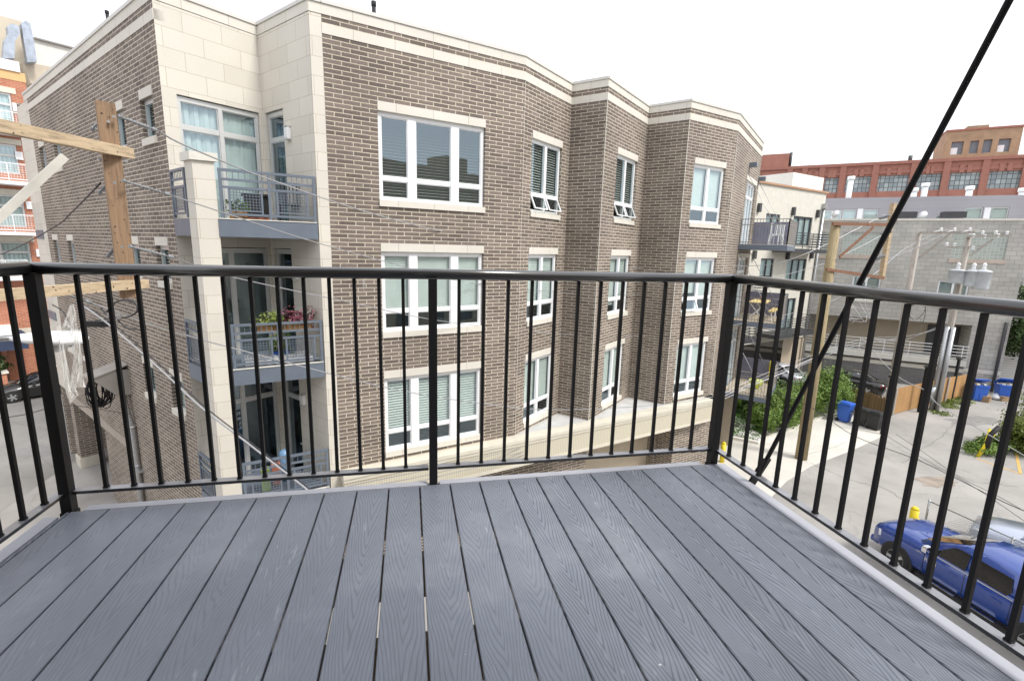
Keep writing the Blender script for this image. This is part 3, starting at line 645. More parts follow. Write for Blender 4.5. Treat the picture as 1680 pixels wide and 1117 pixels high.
for k in range(20):
    c = FL.P(LU(6.0) + rnd.uniform(-.12, .18), .55 + rnd.uniform(-.12, .12), 5.16 + rnd.uniform(-.06, .08)); rw, rh = rnd.uniform(.15, .30), rnd.uniform(.36, .52); tl = rnd.uniform(-.5, .5)
    pts = []
    for j in range(17):
        a_ = 2 * math.pi * j / 16 + 1.57; v = (FL.n * math.cos(tl) + FL.t * math.sin(tl)) * math.cos(a_) * rw * (1 + .12 * math.sin(3 * a_ + k)) + Vector((0, 0, 1)) * (math.sin(a_) * rh - .1)
        pts.append(c + v)
    m.tube(pts, .015, 5)
cl = m.build('cable_coil', MT['rubber']); tag(cl, 'loose coil of black cables hanging under the junction box hood', 'cable coil')

# ------------------------------------------------------------------ the house the deck belongs to (behind the viewer, added for reflections and shade)
hs_ = thing('house', 'unseen brown brick house wall carrying the deck, added for reflections and shade', 'building', (-2, -.6, 0))
FH = Fr((2.4, -.62), R(-90)); m = MB(); m.wall(FH, 0, 15.4, 0, 14.2, [(1.6, 3.4, DZ + .02, DZ + 2.1), (5.4, 6.8, 9.6, 11.3), (1.6, 3.4, DZ + 3.3, DZ + 5.2), (5.4, 6.8, 12.4, 13.9)])  # wall extended to the left to shade the alley wall
for f_, l_ in (seg(Vector((2.4, -12)), Vector((2.4, -.62))), seg(Vector((-13, -.62)), Vector((-13, -12)))): m.wall(f_, 0, l_, 0, 14.2)
m.face([(2.4, -.62, 14.2), (-13, -.62, 14.2), (-13, -12, 14.2), (2.4, -12, 14.2)]); m.build('wall', MT['brick'], hs_)
m = MB(); m.b(1.3, 2.38, -3.2, -.64, 14.2, 15.5); m.b(-5.2, -4.2, -3.2, -1.4, 14.2, 15.0); m.build('added_roof_bulkhead', MT['brick'], hs_)
for a, b_, c, d in ((1.6, 3.4, DZ + .02, DZ + 2.1), (5.4, 6.8, 9.6, 11.3), (1.6, 3.4, DZ + 3.3, DZ + 5.2), (5.4, 6.8, 12.4, 13.9)): window(hs_, FH, a + .01, b_ - .01, c + .01, d - .01, [1, 1], None, blind='none', sill=False, lintel=False)

nb_ = thing('neighbour_building', 'brick building behind the parking area seen only as a reflection in the upper windows', 'building', (25, -14, 0))
FN = Fr((70, -14), R(-90)); m = MB(); nh = [(5 + 4 * k, 7 + 4 * k, z, z + 1.8) for k in range(14) for z in (2, 5.4, 8.8, 12.2)]
m.wall(FN, 0, 62, 0, 17.2, nh); m.b(8.02, 70, -26, -14.3, 0, 17.0); m.b(14, 19, -20, -16, 17, 20); m.b(27, 30, -19, -16, 17, 19); m.b(38, 47, -20, -16, 17, 20.5); m.build('wall', MT['tan'], nb_)
m = MB()
for h in nh: m.box(FN, h[0], h[1], -.13, -.1, h[2], h[3])
m.build('window', MT['curtain_dark'], nb_)
# ================================================================== ground
def ground_mat(name, c, var=.18, sc=.35, cr=.0):
    m, n, p = newmat(name); p.inputs['Roughness'].default_value = .85
    tc = N(n, 'ShaderNodeTexCoord'); a = N(n, 'ShaderNodeTexNoise', i_Scale=sc, i_Detail=8.0, i_Roughness=.6); b_ = N(n, 'ShaderNodeTexNoise', i_Scale=60.0, i_Detail=3.0)
    L(n, tc.outputs['Object'], a.inputs[0]); L(n, tc.outputs['Object'], b_.inputs[0])
    r1 = N(n, 'ShaderNodeMapRange'); r1.inputs[1].default_value = .3; r1.inputs[2].default_value = .7; r1.inputs[3].default_value = 1 - var; r1.inputs[4].default_value = 1 + var; L(n, a.outputs[0], r1.inputs[0])
    r2 = N(n, 'ShaderNodeMapRange'); r2.inputs[3].default_value = .8; r2.inputs[4].default_value = 1.2; L(n, b_.outputs[0], r2.inputs[0])
    mu = N(n, 'ShaderNodeMath', operation='MULTIPLY'); L(n, r1.outputs[0], mu.inputs[0]); L(n, r2.outputs[0], mu.inputs[1])
    vo = N(n, 'ShaderNodeTexVoronoi', i_Scale=.22); vo.feature = 'DISTANCE_TO_EDGE'; dn = N(n, 'ShaderNodeTexNoise', i_Scale=1.5, i_Detail=5.0); L(n, tc.outputs['Object'], dn.inputs[0])
    av = N(n, 'ShaderNodeVectorMath', operation='ADD'); L(n, tc.outputs['Object'], av.inputs[0]); L(n, dn.outputs['Color'], av.inputs[1]); L(n, av.outputs[0], vo.inputs[0])
    cm = N(n, 'ShaderNodeMapRange'); cm.inputs[1].default_value = 0; cm.inputs[2].default_value = .012; cm.inputs[3].default_value = 1 - cr; cm.inputs[4].default_value = 1; L(n, vo.outputs['Distance'], cm.inputs[0])
    m2 = N(n, 'ShaderNodeMath', operation='MULTIPLY'); L(n, mu.outputs[0], m2.inputs[0]); L(n, cm.outputs[0], m2.inputs[1])
    vm = N(n, 'ShaderNodeVectorMath', operation='SCALE'); vm.inputs[0].default_value = c; L(n, m2.outputs[0], vm.inputs['Scale']); L(n, vm.outputs[0], p.inputs['Base Color'])
    bp = N(n, 'ShaderNodeBump', i_Strength=.4, i_Distance=.01); L(n, b_.outputs[0], bp.inputs['Height']); L(n, bp.outputs[0], p.inputs['Normal'])
    return m
MT['asphalt'] = ground_mat('worn_asphalt', (.33, .315, .295), .22, .3, .12)
MT['concrete'] = ground_mat('pale_concrete', (.60, .575, .52), .10, .5, .08)
MT['street'] = ground_mat('street_asphalt', (.27, .26, .24), .25, .25, .08)
MT['lawn'] = plain('lawn', (.07, .16, .03), .9, var=.4, scale=8, bump=.5)
MT['soil'] = plain('soil', (.07, .05, .035), .95, var=.4, scale=6, bump=.5)
def sheet(name, pts, z, mat, label=None):
    m = MB(); m.face([(p[0], p[1], z) for p in pts]); o = m.build(name, mat); o['kind'] = 'structure'; return o
sheet('ground', [(-400, -150), (400, -150), (400, 400), (-400, 400)], 0, MT['asphalt'])
gz = lambda x, y: on_z(x, y, 0).xy
# pale concrete apron beside the alley
sheet('pavement', [(8, 8.0), gz(1250, 832), gz(1290, 790), gz(1330, 765), gz(1400, 738), gz(1447, 716), (27.2, 22.2), gz(1370, 672), gz(1240, 722), (16.9, 21.9), (12, 17), (8, 15.5)], .006, MT['concrete'])
sheet('street', [(-14.0, 8), (-14.8, 26), (-4, 40), (-30, 62), (-52, 41), (-40, 8)], .005, MT['street'])
# ------------------------------------------------------------------ text helper
def text_mesh(name, body, size, mat, parent, loc, rot, ext=.003):
    cu = bpy.data.curves.new(name, 'FONT'); cu.body = body; cu.size = size; cu.extrude = ext; cu.align_x = 'CENTER'; cu.align_y = 'CENTER'
    t_ = bpy.data.objects.new(name + '_tmp', cu); C.objects.link(t_); dg = bpy.context.evaluated_depsgraph_get()
    me = bpy.data.meshes.new_from_object(t_.evaluated_get(dg)); bpy.data.objects.remove(t_)
    me.materials.clear(); me.materials.append(mat); o = bpy.data.objects.new(name, me); C.objects.link(o); o.parent = parent; o.location = loc; o.rotation_euler = rot; return o
# ------------------------------------------------------------------ leaves
def leafmat(name, a, b_, c):
    m, n, p = newmat(name); p.inputs['Roughness'].default_value = .55
    tc = N(n, 'ShaderNodeTexCoord'); ns = N(n, 'ShaderNodeTexNoise', i_Scale=6.0, i_Detail=6.0, i_Roughness=.8); L(n, tc.outputs['Object'], ns.inputs[0])
    r = ramp(n, ns.outputs['Fac'], [(.32, a), (.5, b_), (.68, c)]); L(n, r.outputs[0], p.inputs['Base Color']); return m
MT['leaf'] = leafmat('hedge_leaf', (.045, .09, .014), (.12, .21, .028), (.27, .37, .07))
MT['leafd'] = leafmat('dark_leaf', (.02, .04, .012), (.05, .09, .02), (.10, .15, .04))
MT['leafy'] = leafmat('yellow_green_leaf', (.06, .10, .02), (.15, .20, .04), (.35, .40, .08))
MT['bark'] = plain('bark', (.09, .065, .045), .9, var=.3, bump=.5)
def leaves(name, mat, blobs, n, size, parent=None, seed=1, hollow=.55):
    rn = random.Random(seed); m = MB(); wts = [b_[3] * b_[4] for b_ in blobs]; tot = sum(wts)
    for b_, w_ in zip(blobs, wts):
        cx, cy, cz, rx, rz = b_[:5]; ry = b_[5] if len(b_) > 5 else rx
        subs = []
        for _ in range(26):
            a_, z_ = rn.uniform(0, 6.283), rn.uniform(-.8, 1); q_ = math.sqrt(max(0, 1 - z_ * z_)); rr = rn.uniform(max(.35, hollow), 1.08); subs.append(Vector((math.cos(a_) * q_ * rr, math.sin(a_) * q_ * rr, z_ * rr)))
        for _ in range(int(n * w_ / tot)):
            sc_ = rn.choice(subs); v = sc_ + Vector((rn.gauss(0, .17), rn.gauss(0, .17), rn.gauss(0, .16)))
            jit = 1 + .12 * math.sin(v.x * 9 + b_[0]) * math.sin(v.z * 8)
            p_ = Vector((cx + v.x * rx * jit, cy + v.y * ry * jit, cz + v.z * rz * jit))
            if p_.z < .02: p_.z = .02 + rn.random() * .1
            a = Vector((rn.gauss(0, 1), rn.gauss(0, 1), rn.gauss(0, .7))).normalized(); s_ = size * rn.uniform(.6, 1.4); nn = (v.normalized() + a * .8).normalized()
            t = nn.cross(a).normalized() * s_; q = nn.cross(t).normalized() * s_ * .55
            m.face([p_ - t, p_ + q, p_ + t, p_ - q])
    return m.build(name, mat, parent)
# ================================================================== left: far red brick building
pr = at_depth(40, 300, 32); FR = Fr((pr.x, pr.y), AP)
uE = FR.uz(64, 280)[0]
MT['redbrick'] = brick('orange_red_brick', (.46, .17, .095), (.36, .12, .065), (.48, .36, .27), .30, .10, ms=.008, var=.2, stain=.08, bump=.2)
rb = thing('brick_apartments', 'orange red brick apartment block with white balconies at the left edge', 'building', FR.P(uE, 0, 0))
zb = lambda x, y: FR.uz(x, y)[1]
zt_ = zb(0, 127.8); hr = []
rows = [(152, 203, 17), (236, 284, 26), (319, 372, 37), (396, 452, 48)]
for yt, yb, xr in rows: hr.append((FR.uz(xr, yt)[0] - 4.2, FR.uz(xr, yt)[0], zb(8, yb), zb(8, yt)))
zg = hr[-1][2] - .9
m = MB(); m.wall(FR, uE - 22, uE, 3.1, zt_, hr, rev=.2); sf = Fr(FR.P(uE, 0, 0), AP - math.pi / 2); m.wall(sf, 0, 9, 0, zt_); m.build('brick_wall', MT['redbrick'], rb)
MT['orange'] = plain('orange_render', (.66, .42, .2), .8, var=.05)
z2 = zb(0, 113); z3 = zb(0, 96)
m = MB(); m.box(FR, uE - 22, uE + .02, -9, .02, zt_ + .002, z2); m.build('rendered_band', MT['orange'], rb)
m = MB(); m.box(FR, uE - 22, uE - .2, -9, .12, z2 + .002, z3); m.build('white_cornice', MT['white'], rb)
for k, (a, b_, c, d) in enumerate(hr):
    window(rb, FR, a + .01, b_ - .01, c + .01, d - .01, [1, 1, 1], d - .7, blind='vert', fmat='alu', sill=False, lintel=False, fw=.08, mw_=.1)
    m = MB(); m.box(FR, a - .2, b_ + .25, .0, .04, d + .002, d + .35); m.build('lintel', MT['cream'], rb)
for k, (ys, xr) in enumerate(((215, 42), (299, 52), (383, 61), (458, 50))):
    uu = FR.uz(xr, ys, 1.3)[0]; zz = FR.uz(10, ys - 3, 1.3)[1]
    m = MB(); m.box(FR, uu - 8, uu, .01, 1.35, zz - .22, zz); bl = m.build('balcony', MT['white'], rb)
    m = MB()
    for h in (.1, 1.05): m.box(FR, uu - 8, uu, 1.28, 1.32, zz + h, zz + h + .05); m.box(FR, uu - .05, uu, 0, 1.27, zz + h, zz + h + .05)
    for j in range(9): m.box(FR, uu - .04 - j, uu - j, 1.29, 1.31, zz, zz + 1.1)
    mesh_panel(m, FR.at(0, 1.30), uu - 7.9, uu - .1, zz + .15, zz + 1.0, .14); m.build('balcony_railing', MT['white'], bl)
for x, y in ((27, 177), (31, 256), (49, 337), (65, 415)):
    u, z = FR.uz(x, y); m = MB(); m.box(FR, u - .18, u + .18, 0, .14, z - .25, z + .25); m.build('wall_light', MT['white'], rb)
# ground floor and entrance canopy
m = MB(); m.box(FR, uE - 22, uE - 3.0, -3, -2.9, 0, 3.1); m.build('ground_floor', MT['dark'], rb)
m = MB(); m.box(FR, uE - 3, uE, -3, -.1, 0, 3.09); m.build('brick_pier', MT['redbrick'], rb)
u1_, zq = FR.uz(30, 545, 2.4); m = MB(); m.box(FR, u1_ - 14, u1_, .0, 2.4, zq - .15, zq + .25); m.build('entrance_canopy', MT['white'], rb)
MT['navy'] = plain('navy_cloth', (.03, .045, .09), .8); m = MB(); m.box(FR, u1_ - 14, u1_ + .4, .2, 2.2, zq - 1.15, zq - .152); m.build('awning', MT['navy'], rb)
zb0 = zb(20, 500)
m = MB(); m.box(FR, uE - 22, uE + .03, -.05, .05, 3.0, 3.55); m.build('stone_band', MT['cream'], rb)
# planters and shrubs in front
pl0 = on_z(60, 640, 0)
FPn = Fr((pl0.x, pl0.y), AP).at(0, -2.0)
planters = thing('planter_wall', 'low red brick planter wall with pale stone cap behind the black sedan', 'planter', FPn.P(0, 0, 0))
m = MB(); 
for a, b_ in ((-9, -1.0), (1.2, 9)): m.box(FPn, a, b_, -1.5, 0, 0, .95)
m.build('brick_base', MT['redbrick'], planters)
m = MB()
for a, b_ in ((-9.1, -.9), (1.1, 9.1)): m.box(FPn, a, b_, -1.6, .1, .952, 1.06)
m.build('stone_cap', MT['stone_plain'], planters)
for k, (a, b_) in enumerate(((-8, -1.6), (1.8, 8))):
    bl = [(FPn.P(a + (b_ - a) * i / 5, -.7, 0).x, FPn.P(a + (b_ - a) * i / 5, -.7, 0).y, 1.5, .8, .65) for i in range(6)]
    o = leaves('planter_shrub', MT['leafd'], bl, 2600, .12, seed=k); tag(o, ['dark green shrub in the left brick planter', 'dark green shrub in the brick planter nearest the post'][k], 'shrub')
sheet('sidewalk', [FPn.P(-20, .1, 0).xy, FPn.P(-20, 2.6, 0).xy, FPn.P(12, 2.6, 0).xy, FPn.P(12, .1, 0).xy], .012, MT['concrete'])
m = MB(); m.box(FPn, -20, 12, 2.6, 2.75, 0, .12); o = m.build('kerb', MT['concrete']); o['kind'] = 'structure'
# tan penthouse and ducts beyond
pp = at_depth(90, 100, 40); FP = Fr((pp.x, pp.y), AP)
ph = thing('rooftop_block', 'tan rendered rooftop block with steel ducts behind the orange brick building', 'building', FP.P(0, 0, 0))
m = MB(); q = lambda x, y, d=0: FP.P(FP.uz(x, y)[0], d, FP.uz(x, y)[1])
def slab(pxs, th, mat, name, fr=FP, parent=ph):
    m = MB(); A = [fr.uz(*p) for p in pxs]; n_ = len(A)
    f_ = [m.vert(fr.P(u, 0, z)) for u, z in A]; g_ = [m.vert(fr.P(u, -th, z)) for u, z in A]
    m.idx(f_); m.idx(g_[::-1])
    for k in range(n_): j = (k + 1) % n_; m.idx((f_[k], f_[j], g_[j], g_[k])[::-1])
    return m.build(name, mat, parent)
MT['tanr'] = plain('tan_render', (.50, .44, .35), .8, var=.05); MT['pale'] = plain('pale_render', (.66, .65, .60), .8, var=.04)
slab([(-40, 200), (-40, 15), (35, 35), (60, 150), (60, 200)], 6, MT['tanr'], 'tan_wall')
slab([(52, 200), (52, 62), (122, 80), (122, 200)], 5.5, MT['pale'], 'pale_wall')
m = MB(); a, b_ = FP.uz(55, 63), FP.uz(124, 81); m.bar(FP.P(a[0], .1, a[1]), FP.P(b_[0], .1, b_[1]), .3, .12); m.build('roof_edge', MT['greybox'], ph)
FP2 = FP.at(0, 1.2)
slab([(37, 101), (84, 110), (80, 140), (50, 137)], 3, MT['tanr'], 'lower_wall', FP2)
FPd = FP.at(0, 2.2); MT['ductm'] = plain('zinc_duct', (.33, .37, .43), .4, .3, var=.2)
slab([(5, 96), (7, 66), (14, 55), (12, 43), (20, 39), (31, 43), (33, 56), (25, 68), (24, 96)], .9, MT['ductm'], 'duct', FPd)
slab([(45, 102), (38, 60), (35, 38), (42, 34), (50, 39), (54, 58), (61, 102)], .9, MT['ductm'], 'duct', FPd)
def duct(pts, w_, lab):
    m = MB(); P3 = [FP2.P(*(lambda t_: (t_[0], .3 + e, t_[1]))(FP2.uz(x, y))) for x, y, e in pts]
    for a, b_ in zip(P3, P3[1:]): m.tube([a, b_], w_ * .5, 12)
    return m.build('duct', MT['steel'], ph)
# ================================================================== near left utility pole and frame
MT['timber'] = None
def timber(name, c, sc=(1, 1, .07)):
    m, n, p = newmat(name); p.inputs['Roughness'].default_value = .8
    tc = N(n, 'ShaderNodeTexCoord'); mp = N(n, 'ShaderNodeMapping'); mp.inputs['Scale'].default_value = sc; L(n, tc.outputs['Object'], mp.inputs[0])
    ns = N(n, 'ShaderNodeTexNoise', i_Scale=28.0, i_Detail=8.0, i_Roughness=.7); L(n, mp.outputs[0], ns.inputs[0])
    lo = tuple(x * .45 for x in c); hi = tuple(min(1, x * 1.25) for x in c); r = ramp(n, ns.outputs['Fac'], [(.3, lo), (.5, c), (.75, hi)])
    sp = N(n, 'ShaderNodeTexNoise', i_Scale=22.0, i_Detail=1.0); L(n, tc.outputs['Object'], sp.inputs[0]); sr = N(n, 'ShaderNodeMapRange'); sr.inputs[1].default_value = .70; sr.inputs[2].default_value = .74; L(n, sp.outputs[0], sr.inputs[0])
    mm = N(n, 'ShaderNodeMixRGB'); L(n, sr.outputs[0], mm.inputs[0]); L(n, r.outputs[0], mm.inputs[1]); mm.inputs[2].default_value = (.03, .02, .015, 1); L(n, mm.outputs[0], p.inputs['Base Color'])
    bp = N(n, 'ShaderNodeBump', i_Strength=.5, i_Distance=.01); L(n, ns.outputs[0], bp.inputs['Height']); L(n, bp.outputs[0], p.inputs['Normal']); return m
MT['timber'] = timber('raw_timber', (.50, .385, .25), (.12, .12, 1)); MT['timberv'] = timber('brown_timber', (.27, .175, .105)); MT['timberg'] = timber('grey_timber', (.40, .36, .32)); MT['timbery'] = timber('yellow_timber', (.32, .255, .145)); MT['timberr'] = timber('red_timber', (.25, .13, .08))
MT['fibre'] = plain('fibreglass', (.50, .48, .43), .6, var=.2); MT['insul'] = plain('polymer_insulator', (.24, .25, .26), .4)
UPt = at_depth(188, 300, 6.6)
arm_dir = (at_depth(0, 228, 5.2) - at_depth(220, 268, 6.75)); arm_dir.z = 0; arm_dir.normalize()
base = UPt + arm_dir * 3.6
up1 = thing('utility_pole', 'timber utility pole frame with two crossarms carrying wires in front of the brick building', 'utility pole', (base.x, base.y, 0))
m = MB(); m.tube([(base.x, base.y, 0), (base.x, base.y, 7), (base.x, base.y, 12.6)], [.19, .17, .14], 14); m.build('pole', MT['timberg'], up1)
z_top = at_depth(186, 176, 6.6).z; z_lo = at_depth(208, 492, 6.6).z
m = MB(); dvv = Vector((UPt.x, UPt.y, 0)).normalized(); fv = Fr((UPt.x, UPt.y), math.atan2(arm_dir.x, arm_dir.y) + R(38))
m.rbox(fv, -.0, .0, 0, 0, 0, 0, 0) if False else None
m.box(fv, -.1, .1, -.1, .1, z_lo, z_top); m.build('upright', MT['timberv'], up1)
def arm(z, px_end, name, mat, parent, th=.125, back=0.0):
    e = UPt - arm_dir * .30; m = MB(); m.bar(Vector((e.x, e.y, z)) - dvv * .17, Vector((base.x, base.y, z)) - dvv * .17 + arm_dir * 1.0, .10, th); return m.build(name, mat, parent)
za = 9.85 + 1.13; zb_ = 9.85 - .66
arm(za, 0, 'crossarm', MT['timber'], up1, .135); arm(zb_, 0, 'crossarm', MT['timber'], up1, .125)
m = MB(); b1_ = at_depth(106, 257, 5.75); b2_ = at_depth(-60, 412, 5.1); m.bar(b1_, b2_, .04, .085); m.build('brace', MT['fibre'], up1)
wire_mat = plain('aluminium_wire', (.42, .42, .43), .35, .6, var=.1, scale=30); MT['wire'] = wire_mat; MT['bwire'] = plain('black_cable', (.03, .03, .032), .5, var=.2)
def spline(pts, k=6):
    out = []
    P_ = [pts[0]] + list(pts) + [pts[-1]]
    for i in range(1, len(P_) - 2):
        a, b_, c, d = P_[i - 1:i + 3]
        for j in range(k):
            t = j / k; out.append(.5 * ((2 * b_) + (c - a) * t + (2 * a - 5 * b_ + 4 * c - d) * t * t + (3 * b_ - a - 3 * c + d) * t ** 3))
    out.append(P_[-2]); return out
def wire(pts, r, label, mat='wire', name='overhead_wire', cat='wire', group='wires strung across the alley'):
    """pts: (px, py, depth) -> a hanging wire through real space"""
    P_ = spline([at_depth(*p) for p in pts]); m = MB(); m.tube(P_, r, 6, cap=False); o = m.build(name, MT[mat]); tag(o, label, cat, group); return o
def insul(p, q, parent, name='insulator', n=7, r=.026):
    m = MB(); p = Vector(p); q = Vector(q); d = (q - p); m.tube([p, q], .011, 6); L_ = d.length
    for k in range(n): c = p + d * (.22 + .55 * k / n); m.lathe(c, [(.012, 0), (r, .006), (r * .8, .012), (.012, .02)], 10, d)
    m.lathe(p + d * .8, [(.02, 0), (.03, .02), (.03, .08), (.02, .1)], 8, d); m.lathe(p, [(.022, 0), (.022, .05)], 8, d)
    return m.build(name, MT['insul'], parent)
for (x0, y0, x1, y1) in ((192, 190, 262, 216), (201, 296, 285, 322), (212, 404, 290, 424)):
    insul(at_depth(x0, y0, 6.45), at_depth(x1, y1, 7.3), up1)
for (x0, y0, x1, y1) in ((172, 190, 150, 214), (182, 297, 162, 318), (190, 405, 176, 422)):
    insul(at_depth(x0, y0, 6.7), at_depth(x1, y1, 7.1), up1, n=5)
insul(at_depth(97, 479, 6.3), at_depth(150, 497, 6.8), up1, n=1, r=.02)
m = MB()
for (x, y) in ((207, 265), (165, 262), (178, 200), (187, 192), (188, 300), (200, 405)):
    m.lathe(at_depth(x, y, 6.36), [(.018, -.02), (.018, .02)], 8, dvv)
m.build('bolt', MT['steel'], up1)
D1, D2 = 7.3, 24
wire([(262, 216, 7.3), (306, 240, 7.8), (430, 290, 9.3), (592, 345, 11), (725, 380, 13), (862, 412, 15.3), (1010, 438, 18), (1188, 437, 20.5), (1300, 425, 22.5), (1452, 352, 24)], .013, 'highest bright wire sagging from the timber frame across the upper storey')
wire([(285, 322, 7.3), (400, 360, 8.6), (519, 398, 10), (650, 434, 12), (760, 462, 13.5), (960, 482, 17), (1121, 478, 20), (1330, 440, 22.5), (1462, 378, 24)], .010, 'second wire below the top one crossing just above the handrail')
wire([(290, 424, 7.3), (375, 453, 8.6), (560, 493, 10.7), (748, 530, 13.5), (960, 549, 17), (1130, 545, 20), (1350, 500, 23), (1447, 440, 24)], .010, 'third wire passing behind the handrail and across the middle windows')
wire([(150, 497, 6.8), (230, 526, 7.4), (330, 557, 8.6), (530, 610, 10.5), (660, 641, 12), (786, 661, 13.4), (900, 672, 15), (1039, 667, 17.5), (1150, 655, 19), (1250, 625, 20.5), (1345, 583, 21.6)], .013, 'thick pale bundled cable crossing the lower windows', group=None)
wire([(130, 497, 6.3), (178, 532, 6.2), (262, 605, 6.0), (330, 668, 5.8), (400, 722, 5.6), (500, 800, 5.3), (560, 850, 5.1)], .0115, 'thick twisted service cable dropping steeply towards the deck', group=None)
wire([(136, 500, 6.35), (184, 530, 6.25), (268, 603, 6.05), (336, 667, 5.85), (404, 720, 5.65), (506, 800, 5.35), (566, 850, 5.15)], .007, 'thin black cable running beside the steep service cable', 'bwire', group=None)
for k, (dy, dx) in enumerate(((0, 0), (9, 0), (16, 6))):
    wire([(400, 845 + dy, 5.6), (560 + dx, 800 + dy * .8, 9), (700, 770 + dy, 12), (845, 737 + dy * .8, 15), (1000, 695 + dy * .9, 18), (1161, 655 + dy * .6, 20), (1250, 615 + dy * .7, 21), (1400, 560 + dy * .5, 23.5), (1480, 552 + dy * .4, 27)], .011, ['uppermost of three cables slanting in front of the canopy siding', 'middle of three cables slanting in front of the canopy siding', 'lowest of three cables slanting in front of the canopy siding'][k])
wire([(-40, 430, 13), (20, 410, 12.4), (90, 372, 9.6), (116, 350, 8.5), (150, 316, 7.2), (165, 300, 7.0)], .012, 'dark sagging cable with a small clamp at the left', 'bwire', group=None)
wire([(-30, 690, 9), (40, 680, 10), (115, 665, 12), (215, 680, 14.5)], .008, 'thin black wire crossing the street at the lower left', 'bwire', group=None)
# tangle of leads under the lower arm
def lead(pts, r=.01, mat='bwire', label='black jumper lead looping under the lower crossarm', **k): return wire(pts, r, label, mat, 'jumper_lead', 'cable', **k)
lead([(165, 505, 6.6), (180, 520, 6.5), (205, 521, 6.4), (224, 512, 6.3), (222, 498, 6.3), (204, 492, 6.3), (187, 498, 6.4), (175, 512, 6.5)], .011, group=None, label='black cable loop hanging below the lower crossarm')
lead([(190, 520, 6.4), (205, 536, 6.4), (228, 541, 6.3), (240, 536, 6.3)], .008, group=None, label='thin black lead sagging under the cable loop')
lead([(86, 500, 6.6), (104, 512, 6.5), (122, 540, 6.4), (150, 528, 6.4), (185, 521, 6.3)], .008, group=None, label='thin black lead running from the pole side to the splice box')
m = MB(); p_, q_ = at_depth(140, 531, 6.3), at_depth(176, 532, 6.3); m.bar(p_, q_, .07, .07); m.tube([at_depth(136, 529, 6.3), p_], .02, 6); m.tube([q_, at_depth(182, 529, 6.3)], .015, 6)
o = m.build('splice_box', MT['rubber']); tag(o, 'black plastic cable splice case hanging below the lower crossarm', 'splice case')
m = MB(); m.bar(at_depth(178, 519, 6.35), at_depth(196, 520, 6.35), .06, .05); o = m.build('cable_clamp', MT['steel']); tag(o, 'small grey metal clamp gripping the cables by the loop', 'clamp')
# street lamp head wrapped in torn plastic
lampc = at_depth(80, 556, 5.6); rt = (at_depth(140, 556, 5.6) - at_depth(20, 556, 5.6)).normalized(); rt.z = 0; rt.normalize(); dn_ = Vector((0, 0, 1)).cross(rt)
lmp = thing('street_lamp', 'white street lamp head wrapped in torn clear plastic at the left', 'street lamp', lampc)
m = MB(); m.smooth = True; rings = []
for t, hw, h0, h1 in ((-.42, .03, -.015, .02), (-.36, .10, -.03, .045), (-.10, .19, -.05, .085), (.15, .21, -.06, .10), (.30, .19, -.06, .095), (.37, .12, -.05, .07), (.40, .04, -.03, .03)):
    rings.append([m.vert(lampc + rt * t + dn_ * (hw * math.cos(a)) + Vector((0, 0, (h1 if math.sin(a) > 0 else -h0) * math.sin(a)))) for a in [2 * math.pi * j / 12 for j in range(12)]])
for A, B in zip(rings, rings[1:]):
    for j in range(12): l = (j + 1) % 12; m.idx((A[j], A[l], B[l], B[j]))
m.smooth = False; m.idx(rings[0][::-1]); m.idx(rings[-1]); m.build('housing', MT['white'], lmp)
m = MB(); m.lathe(lampc + rt * .05 + Vector((0, 0, -.15)), [(.05, 0), (.12, .03), (.13, .10)], 14); m.build('lens', MT['alu'], lmp)
m = MB(); a_ = lampc + rt * .33; s1 = Vector((base.x, base.y, lampc.z - .1)); m.tube([lampc - rt * .38, lampc - rt * .9 + Vector((0, 0, -.05)), s1], .03, 10); m.build('arm', MT['steel'], lmp)
pm = bpy.data.materials.new('clear_plastic_film'); pm.use_nodes = True; n = pm.node_tree; n.nodes.clear(); oo = N(n, 'ShaderNodeOutputMaterial'); mi = N(n, 'ShaderNodeMixShader', i_Fac=.55); tr = N(n, 'ShaderNodeBsdfTransparent'); df = N(n, 'ShaderNodeBsdfPrincipled'); df.inputs['Base Color'].default_value = (.75, .75, .72, 1); df.inputs['Roughness'].default_value = .3
tcc = N(n, 'ShaderNodeTexCoord'); nn_ = N(n, 'ShaderNodeTexNoise', i_Scale=1.0, i_Detail=4.0); mpp = N(n, 'ShaderNodeMapping'); mpp.inputs['Scale'].default_value = (45, 45, 5); L(n, tcc.outputs['Object'], mpp.inputs[0]); L(n, mpp.outputs[0], nn_.inputs[0]); rr_ = N(n, 'ShaderNodeMapRange'); rr_.inputs[1].default_value = .35; rr_.inputs[2].default_value = .62; rr_.inputs[3].default_value = .1; rr_.inputs[4].default_value = .75
L(n, nn_.outputs[0], rr_.inputs[0]); L(n, rr_.outputs[0], mi.inputs[0]); L(n, tr.outputs[0], mi.inputs[1]); L(n, df.outputs[0], mi.inputs[2]); L(n, mi.outputs[0], oo.inputs[0])
m = MB(); m.smooth = True; rn = random.Random(5)
def strip(pxs, dep, nseg=5):
    rows_ = []
    for (xa, xb, y) in pxs:
        rows_.append([m.vert(at_depth(xa + (xb - xa) * j / nseg + rn.uniform(-1, 1), y + rn.uniform(-1.5, 1.5), dep + .05 * math.sin(j * 2.4 + y * .09) + rn.uniform(-.02, .02))) for j in range(nseg + 1)])
    for A, B in zip(rows_, rows_[1:]):
        for j in range(nseg): m.idx((A[j], A[j + 1], B[j + 1], B[j]))
strip([(114, 121, 500), (110, 124, 515), (104, 126, 530), (100, 130, 545)], 5.5)
strip([(92, 99, 535), (94, 103, 560), (98, 107, 580), (101, 112, 600), (105, 116, 620), (107, 124, 640), (110, 130, 648), (114, 117, 662)], 5.45)
strip([(116, 130, 540), (118, 132, 560), (121, 134, 585), (118, 137, 610), (116, 139, 630), (114, 141, 636)], 5.5)
